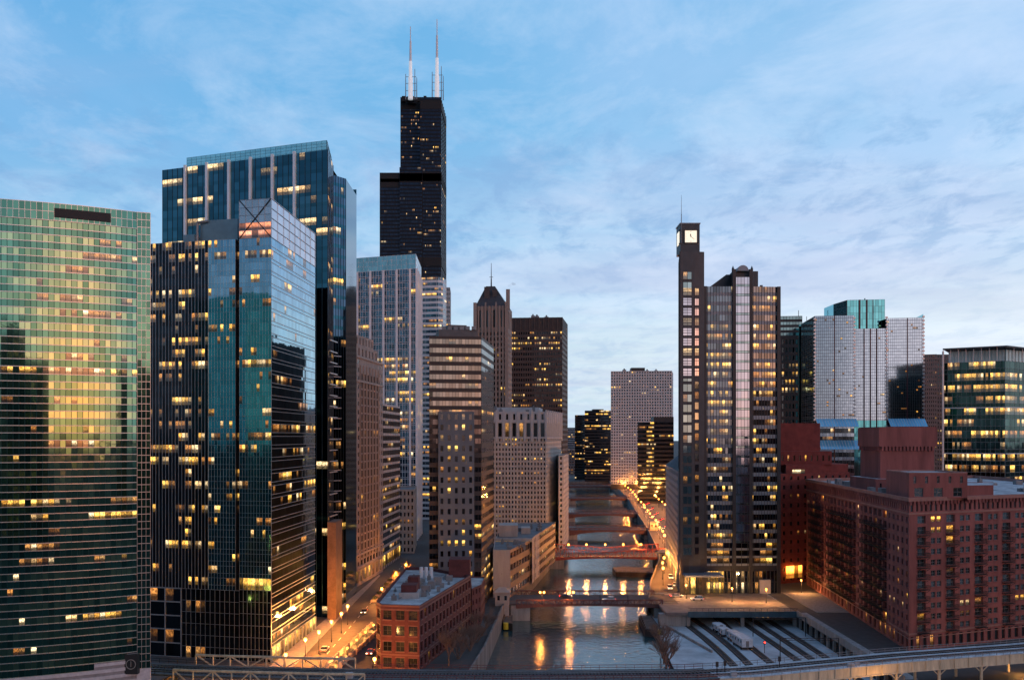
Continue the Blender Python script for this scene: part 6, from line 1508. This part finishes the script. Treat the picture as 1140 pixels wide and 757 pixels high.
# ================================================================== cars
TYRE = pm('tyre_black', (.02, .02, .02), .8, var=.1); HEAD = glow('headlight', (1.0, .72, .42), 5.0); TAIL = glow('taillight', (1.0, .03, .015), 7.0); CWIN = DARKWIN
def make_car(paint, name='parked_car', suv=False):
    o = empty(name, 'x', 'car', (0, 0, 0))
    b = MB(); hb = .95 if suv else .82; ht = 1.75 if suv else 1.42
    # body profile along x (front +x), extruded with tumblehome
    prof = [(-2.2, .35), (2.2, .35), (2.28, .6), (2.15, hb - .08), (.95, hb), (-1.75 if suv else -1.35, hb), (-2.2, hb - .06), (-2.28, .6)]
    w = .9
    for i in range(len(prof)):
        j = (i + 1) % len(prof); b.face([(prof[i][0], -w, prof[i][1]), (prof[i][0], w, prof[i][1]), (prof[j][0], w, prof[j][1]), (prof[j][0], -w, prof[j][1])][::-1])
    b.face([(x, -w, z) for x, z in prof]); b.face([(x, w, z) for x, z in reversed(prof)])
    rf = [(-1.5 if suv else -.95, ht), (.25, ht)]; rp = [(rf[0][0], -.68), (rf[1][0], -.68), (rf[1][0], .68), (rf[0][0], .68)]
    b.prism(rp, ht - .06, ht); b.build('body', paint, o)
    g = MB(); bp = [(-2.05 if suv else -1.6, -.86), (1.05, -.86), (1.05, .86), (-2.05 if suv else -1.6, .86)]; g.prism(bp, hb - .01, ht - .06, poly1=rp, bottom=False); g.build('window', CWIN, o)
    for x in (-1.4, 1.4):
        for y in (-.85, .85): m = MB(); m.tube((x, y - .11, .34), (x, y + .11, .34), .34, .34, 12); wo = m.build('wheel', TYRE, o); m = MB(); m.tube((x, y - .12, .34), (x, y + .12, .34), .2, .2, 10); m.build('rim', STEEL, wo)
    for y in (-.62, .62):
        m = MB(); m.box(2.2, 2.31, y - .2, y + .2, .58, .76); m.build('headlight', HEAD, o)
        m = MB(); m.box(-2.31, -2.2, y - .18, y + .18, .6, .8); m.build('taillight', TAIL, o)
    return o
PA = [pm('car_paint_white', (.75, .75, .76), .35, var=.05), pm('car_paint_dark', (.03, .03, .035), .3, var=.1), pm('car_paint_silver', (.4, .41, .42), .3, .5, var=.05), pm('car_paint_red', (.30, .03, .03), .35, var=.05)]
CARS = [make_car(PA[0], 'car', True), make_car(PA[1], 'car'), make_car(PA[2], 'car'), make_car(PA[3], 'car')]
used = set()
def car(k, X, Y, rz, label, group=None, z=.02):
    if k in used: return dup(CARS[k], (X, Y, z), rz, label, group)
    used.add(k); o = CARS[k]; o.location = (X, Y, z); o.rotation_euler = (0, 0, rz); o['label'] = label
    if group: o['group'] = group
    return o
U = math.pi / 2
car(0, -37.5, 303, -U, 'white sport utility car on the left street beside the brick low rise')
car(2, -52.5, 272, U, 'silver car driving along the lamp lit left street')
car(1, -50.3, 330, -U, 'dark car farther along the lamp lit left street'); car(3, -39.2, 268, -U, 'red car beside the ramp parapet on the left street')
car(2, 61.5, 362.5, .15, 'silver car turning off the right end of the nearest bridge'); car(1, 20, 362, 0, 'dark car crossing the nearest bridge'); car(0, 35.5, 354, math.pi, 'white car crossing the middle of the nearest bridge')
car(0, 68, 356, math.pi, 'white van like car parked before the clock tower corner')
grpc = 'cars crowding the street along the right bank'
lanes = 0
for k in range(64):
    Y = 382 * (1150 / 382) ** (k / 63) + R7.uniform(-2, 2); lane = k % 4
    xb = bank(RB, Y); X = xb + 8.2 + lane * 2.6 if Y > 480 else xb + (8 + lane * 2.2)
    if Y < 476 and lane > 2: continue
    ang = U - .09; kk = R7.choice((0, 1, 1, 2, 2, 3))
    car(kk, X, Y, ang if lane > 1 else ang + math.pi, ('white', 'dark', 'silver', 'red')[kk] + ' car ' + ('driving away' if lane > 1 else 'coming forward') + ' on the crowded street along the right bank', grpc)
for k in range(8):
    X = 106 + k * 11 + R7.uniform(-2, 2); Y = 226 + k * 5.2; car(R7.choice((1, 2)), X, Y - 4, math.radians(26) + (math.pi if k % 2 else 0), 'car with red tail lights under the railway, ' + ('nearest the viaduct', 'second from the viaduct', 'third from the viaduct', 'fourth from the viaduct', 'fifth from the viaduct', 'sixth from the viaduct', 'seventh from the viaduct', 'farthest from the viaduct')[k], None)

# ================================================================== river and yard objects
BGE = pm('barge_dark_steel', (.035, .03, .03), .8, var=.4); WOODB = pm('barge_wood_deck', (.10, .075, .06), .9, var=.4); YEL = pm('yellow_marker', (.70, .48, .03), .6, var=.2)
o = empty('barge', 'dark flat barge moored below the right end of the red truss bridge', 'barge', (60, 466, WATER_Z)); m = MB()
m.prism([(49, 458), (66, 455), (69, 472), (55, 478), (49, 474)], WATER_Z - .5, WATER_Z + 2.2); m.build('hull', BGE, o); m = MB(); m.prism([(50, 459), (65, 456.4), (67.6, 471), (55, 476.6), (50, 473)], WATER_Z + 2.2, WATER_Z + 2.3); m.build('deck', WOODB, o)
m = MB()
for i in range(8): m.bar((50 + i * 2.1, 458.7 - i * .37, WATER_Z + 2.2), (50 + i * 2.1, 458.7 - i * .37, WATER_Z + 3.3), .12)
m.bar((50, 458.7, WATER_Z + 3.3), (65, 456, WATER_Z + 3.3), .1); m.build('railing', STEEL, o)
for lab, X, Y, w, d in (('timber pier guard with a yellow marker at the right pier of the nearest bridge', 46.8, 318, 5.5, 27), ('timber pier guard with a yellow marker at the left pier of the nearest bridge', -1.5, 330, 3.4, 16)):
    o = empty('pier_guard', lab, 'pier guard', (X, Y, WATER_Z)); m = MB(); m.prism([(X - w / 2, Y + 3), (X + w / 2, Y), (X + w / 2, Y + d), (X - w / 2 + (1 if w > 4 else 0), Y + d)], WATER_Z - 1, WATER_Z + 2.4); m.build('fender_wall', BGE, o)
    m = MB(); m.prism([(X - w / 2 + .5, Y + 3.4), (X + w / 2 - .4, Y + 1), (X + w / 2 - .4, Y + d - .5), (X - w / 2 + 1.2, Y + d - .5)], WATER_Z + 2.4, WATER_Z + 2.5); m.build('deck', WOODB, o)
    m = MB(); xm = X + w / 2 - 1 if w > 4 else X - .6; m.tube((xm, Y - .3 + 1.2, WATER_Z + .4), (xm, Y - .3 + 1.2, WATER_Z + 2.6), .9, .9, 10); m.build('marker_drum', YEL, o)
    m = MB()
    for k in range(6): m.tube((X - w / 2 + .2 + .25 * k * (1 if w > 4 else .3), Y + 4 + k * d / 7, WATER_Z - 1), (X - w / 2 + .2 + .25 * k * (1 if w > 4 else .3), Y + 4 + k * d / 7, WATER_Z + 3.2), .3, .3, 8)
    m.build('pile', WOODB, o)
# white trailers and wagons in the yard
WV = pm('white_wagon_paint', (.62, .68, .72), .5, var=.2, scale=.8)
def wagon(label, X, Y, L_, w, h, rz, name='white_wagon'):
    o = empty(name, label, 'wagon', (0, 0, 0)); b = MB(); b.box(-w / 2, w / 2, -L_ / 2, L_ / 2, .9, h); b.build('body', WV, o); o2 = o
    m = MB(); m.prism([(-w / 2 - .06, -L_ / 2 - .06), (w / 2 + .06, -L_ / 2 - .06), (w / 2 + .06, L_ / 2 + .06), (-w / 2 - .06, L_ / 2 + .06)], h, h + .15, poly1=[(-w / 4, -L_ / 2), (w / 4, -L_ / 2), (w / 4, L_ / 2), (-w / 4, L_ / 2)]); m.build('roof', WV, o)
    for s in (-1, 1):
        for k in range(max(2, int(L_ / 2))): y_ = -L_ / 2 + 1 + k * (L_ - 2) / max(1, int(L_ / 2) - 1); m = MB(); m.box(s * w / 2 - .03 * (s < 0) - .01, s * w / 2 + .03 * (s > 0) + .01, y_ - .4, y_ + .4, h - 1.3, h - .5); m.build('window', DARKWIN, o)
        for y_ in (-L_ / 2 + 1.2, L_ / 2 - 1.2): m = MB(); m.tube((s * w * .42, y_, .45), (s * w * .5, y_, .45), .45, .45, 10); m.build('wheel', TYRE, o)
    m = MB(); m.box(-w / 2 + .2, w / 2 - .2, -L_ / 2 + .2, L_ / 2 - .2, .5, .9); m.build('chassis', BGE, o)
    m = MB(); m.box(-.5, .5, -L_ / 2 - .05, -L_ / 2 + .02, 1.0, 2.8); m.build('door', STEEL, o)
    o.rotation_euler = (0, 0, rz); o.location = (X, Y, YARD_Z)
wagon('long white wagon standing nearest in the rail yard', 71.2, 300, 9, 3.4, 3.4, .12); wagon('small white wagon behind the nearest long wagon', 70.6, 309.5, 5, 2.7, 3.0, .12); wagon('white box wagon third from the viewer in the yard', 69.4, 316.5, 4.5, 2.8, 2.6, .1); wagon('pale wagon standing farthest back in the rail yard', 69.0, 323.5, 5.5, 3.0, 2.6, .1)
m = MB(); m.prism([(60, 292), (60.4, 292), (53, 331), (52.6, 331)], YARD_Z, YARD_Z + .8); tag(m.build('yard_kerb_wall', CONC), 'low pale kerb wall curving between the icy lot and tracks', 'kerb wall')
# red signal light in the yard
o = empty('yard_signal', 'short rail signal with a red light between the tracks', 'signal', (76, 292, YARD_Z)); m = MB(); m.tube((76, 292, YARD_Z), (76, 292, YARD_Z + 3), .1, .1); m.box(75.75, 76.25, 291.8, 292.2, YARD_Z + 2.6, YARD_Z + 3.6); m.build('post', DARKSTEEL, o); m = MB(); m.ball((76, 291.7, YARD_Z + 3.2), .22); m.build('signal_light', TAIL, o)
# river walk under the brown tower, with planters and small lights
m = MB(); m.prism([(-10.5, 262), (-8.5, 276), (-4.5, 318), (-6.4, 330), (-9.5, 330), (-13, 280)], WATER_Z - 1, -3.4); tag(m.build('river_walk', QUAY), 'low concrete river walk at the foot of the brick low rise', 'river walk')
for k in range(6):
    s = k / 5; o = empty('walk_light', 'small pale light on the river walk railing, ' + ('nearest', 'second nearest', 'third', 'fourth', 'fifth', 'farthest')[k] + ' of six', 'light', (-8.7 + 3.4 * s, 286 + 34 * s, -3.4)); m = MB(); X, Y = o.location[0], o.location[1]; m.tube((X, Y, -3.4), (X, Y, -2.3), .08, .08); m.build('post', POLE, o); m = MB(); m.ball((X, Y, -2.2), .16); m.build('bulb', bpy.data.materials['headlight'], o)

# ================================================================== trees
BARK = pm('bare_bark', (.12, .09, .075), .95, var=.3); TWIG = pm('bare_twigs', (.17, .115, .09), .95, var=.3)
def make_tree(h, seed, spread=.5):
    r = random.Random(seed); o = empty('bare_tree', 'x', 'tree', (0, 0, 0)); tr = MB(); cr = MB()
    tr.tube((0, 0, 0), (.05, .02, h * .30), h * .022, h * .016, 7)
    def grow(p, d, l, rad, depth):
        q = p + d * l
        cr.tube(p, q, rad, rad * .62, 5 if depth < 2 else 3)
        if depth >= 6 or rad < .004: return
        for k in range(3 if depth < 4 else 2):
            nd = (d + Vector((r.uniform(-1, 1), r.uniform(-1, 1), r.uniform(-.25, .75))) * spread).normalized()
            grow(p + d * l * r.uniform(.65, 1.0), nd, l * r.uniform(.6, .85), rad * .62, depth + 1)
    for k in range(5):
        d = Vector((math.cos(k * 1.3 + r.random()) * .6, math.sin(k * 1.6 + r.random()) * .6, 1)).normalized(); grow(Vector((.05, .02, h * .28)), d, h * .24, h * .017, 0)
    tr.build('trunk', BARK, o); cr.build('crown', TWIG, o); return o
T1 = make_tree(11, 1, .55); T2 = make_tree(9, 5, .6); T3 = make_tree(6.5, 9, .6)
tl = [(T1, -14.5, 262, -3, 'tall bare tree at the river edge nearest the corner of the brick low rise'), (T1, -11.8, 272, -3.4, 'second bare tree along the river face of the brick low rise'), (T2, -10.5, 283, -3.4, 'third bare tree along the river face of the brick low rise'), (T1, -9.2, 293, -3.4, 'fourth bare tree along the river face of the brick low rise'), (T2, -16.5, 254, 0, 'bare tree before the river corner of the brick low rise'),
      (T1, 41.8, 262, YARD_Z, 'tall bare tree on the river edge of the icy lot, nearest the railway'), (T1, 43.5, 278, YARD_Z, 'bare tree in the middle of the river edge of the icy lot'), (T2, 45, 294, YARD_Z, 'bare tree on the river edge of the icy lot nearest the bridge'), (T2, 42.8, 270, YARD_Z, 'smaller bare tree between the taller ones on the icy lot edge'),
      (T3, -45, 360, 0, 'small bare tree on the street lawn nearest the brick low rise'), (T3, -42, 372, 0, 'second small bare tree on the street lawn'), (T3, -46, 385, 0, 'third small bare tree on the street lawn'), (T3, -41, 398, 0, 'fourth small bare tree on the street lawn'), (T3, -45, 415, 0, 'small bare tree at the far end of the street lawn')]
seen = set()
for i, (t_, X, Y, z, lab) in enumerate(tl):
    sc = R7.uniform(.9, 1.1)
    if t_.name in seen: q = dup(t_, (X, Y, z), R7.uniform(0, 6), lab)
    else: q = t_; seen.add(t_.name); q.location = (X, Y, z); q['label'] = lab
    q.scale = (sc, sc, sc); q['group'] = 'bare winter trees'
LAWN = pm('winter_lawn', (.055, .075, .03), .95, var=.5, scale=.6)
m = MB(); m.prism([(-49.5, 352), (-38.5, 352), (-37.5, 430), (-48.5, 430)], 0, .18); m.build('lawn', LAWN)['kind'] = 'structure'
HEDGE = pm('planter_hedge', (.05, .07, .035), .95, var=.5, scale=1.5)
for k in range(7):
    Y = 352 + k * 11; o = empty('planter', 'stone planter with low green plants on the street lawn, ' + ('nearest', 'second', 'third', 'fourth', 'fifth', 'sixth', 'farthest')[k] + ' of seven', 'planter', (-50.3, Y, 0)); m = MB(); m.box(-51.3, -49.3, Y, Y + 5, 0, .8); m.build('box', BUFF, o); m = MB(); r = random.Random(k)
    for q in range(160):
        X, Yq, zq = -51.1 + 1.6 * r.random(), Y + .2 + 4.6 * r.random(), .8 + .7 * r.random(); d = [r.uniform(-.25, .25) for _ in range(6)]; m.face([(X, Yq, zq), (X + .3 + d[0], Yq + d[1], zq + d[2]), (X + d[3], Yq + .3 + d[4], zq + .2 + d[5])])
    m.build('plants', HEDGE, o)

# ================================================================== what the glass reflects: blocks standing behind the viewer's own building
for lab, X, Y, w, d, h, sd in (('broad dark block behind the viewer, mirrored in the green glass', 30, -230, 100, 40, 104, 1), ('stepped top of the broad block behind the viewer', 10, -240, 50, 26, 124, 6), ('narrow dark tower behind the viewer, mirrored near the right of the green glass', 400, -270, 26, 30, 118, 4), ('broad masonry block behind the viewer across the water', -240, -260, 110, 60, 66, 2), ('wide loft block behind the viewer, far to the right', 560, -180, 150, 50, 84, 5)):
    b = Bld('city_block', lab, 'building', (X, Y, 0)); wl = pm('block_masonry', (.10, .085, .075), .9, var=.2); p = [(X + w / 2, Y), (X - w / 2, Y), (X - w / 2, Y - d), (X + w / 2, Y - d)]
    nr = int(h / 3.6); punched(b, p[0], p[1], 0, h, int(w / 3), nr, .5, .5, wl, litmap(int(w / 3), nr, 300 + sd, .25)); punched(b, p[1], p[2], 0, h, int(d / 3), nr, .5, .5, wl, litmap(int(d / 3), nr, 310 + sd, .2)); punched(b, p[3], p[0], 0, h, int(d / 3), nr, .5, .5, wl, litmap(int(d / 3), nr, 320 + sd, .2)); plain(b, p, 0, h, wl, [2]); roof(b, p, h, par=.1); b.finish(0)

# low roofs on the horizon where the river ends
R9 = random.Random(44); HZM = pm('distant_masonry', (.12, .11, .11), .9, var=.2)
for k in range(26):
    px_ = 600 + 170 * R9.random(); Y = R9.uniform(1500, 2600); X = (px_ - 570) / F * Y; w = R9.uniform(22, 50); h = R9.uniform(14, 44); b = Bld('distant_block', 'low distant block on the horizon where the river ends', 'building', (X, Y, 0), 'distant blocks on the horizon')
    p = [(X - w / 2, Y), (X + w / 2, Y), (X + w / 2, Y + 30), (X - w / 2, Y + 30)]; nr = max(2, int(h / 4)); punched(b, p[0], p[1], 0, h, max(3, int(w / 4)), nr, .5, .5, HZM, litmap(int(w / 4), nr, 400 + k, .3, None, 1, .4)); plain(b, p, 0, h, HZM, [1, 2, 3]); roof(b, p, h, par=.1); b.finish(0)

PLANT = pm('roof_plant_metal', (.20, .21, .22), .6, .3, var=.25)
def roof_plant(root, x0, x1, y0, y1, z, n, seed, big=3.0):
    r = random.Random(seed)
    for k in range(n):
        X, Y = r.uniform(x0, x1), r.uniform(y0, y1); w, d, h = r.uniform(.4, 1) * big, r.uniform(.4, 1) * big, r.uniform(.25, .8) * big
        m = MB(); m.box(X - w / 2, X + w / 2, Y - d / 2, Y + d / 2, z - .3, z + h)
        if r.random() < .6: m.tube((X, Y, z + h), (X, Y, z + h + .3 * big), .22 * w, .22 * w, 10)
        m.build('roof_plant', PLANT, root)
def root_of(n): return bpy.data.objects[n]
roof_plant(root_of('pale_stone_tower'), -12, 14, 512, 545, zz(458, 503) - .2, 9, 1, 3.5)
roof_plant(root_of('dark_brown_tower'), 6, 36, 726, 755, zz(353.5, 720), 8, 2, 4.0)
roof_plant(root_of('low_river_block'), -4, 6, 369, 392, zz(612, 362) - .6, 9, 3, 2.0); roof_plant(root_of('low_river_block'), 1, 14, 428, 462, zz(598, 400) - .6, 8, 4, 2.4)
roof_plant(root_of('glass_office_tower'), -96, -80, 276, 296, 112.4, 7, 5, 3.0)
roof_plant(root_of('brick_loft_building'), 130, 195, 300, 380, 41.8, 16, 6, 3.0); roof_plant(root_of('brick_loft_building'), 121, 128, 330, 390, 41.8, 8, 7, 2.5)
roof_plant(root_of('white_grid_tower'), -90, -60, 585, 610, zz(284, 565) - .5, 7, 8, 4.0); roof_plant(root_of('white_grid_slab'), 125, 170, 1112, 1140, zz(413, 1104), 6, 9, 5.0)
roof_plant(root_of('clock_office_tower'), 80, 98, 380, 405, zz(319, 372) - .4, 7, 10, 3.0)
WIRE = pm('catenary_wire', (.05, .05, .05), .6, .5, var=0)
for k, (Y, lab) in enumerate(((252, 'portal mast over the tracks nearest the elevated railway'), (284, 'portal mast over the tracks in the middle of the yard'), (316, 'portal mast over the tracks nearest the street viaduct'))):
    o = empty('portal_mast', lab, 'mast', (82, Y, YARD_Z), 'masts over the rail yard')
    for X in (78.5, 95.6): m = MB(); m.bar((X, Y, YARD_Z), (X, Y, YARD_Z + 6.2), .22); m.build('post', DARKSTEEL, o)
    m = MB(); m.bar((78.5, Y, YARD_Z + 6.1), (95.6, Y, YARD_Z + 6.1), .16); m.bar((78.5, Y, YARD_Z + 5.5), (95.6, Y, YARD_Z + 5.5), .12)
    for q in range(8): X = 78.5 + 2.14 * q; m.bar((X, Y, YARD_Z + 5.5), (X + 2.14, Y, YARD_Z + 6.1), .08)
    m.build('beam', DARKSTEEL, o)

for X, Y in ((-32, 262), (-29, 270), (-33, 276), (-24, 268), (-21, 276), (-27, 284), (-31, 290), (-19, 290), (-25, 298), (-20, 300), (-30, 300)): roof_plant(root_of('brick_low_rise'), X - .5, X + .5, Y - .5, Y + .5, 16.1, 1, int(X * 7 + Y), 1.7)
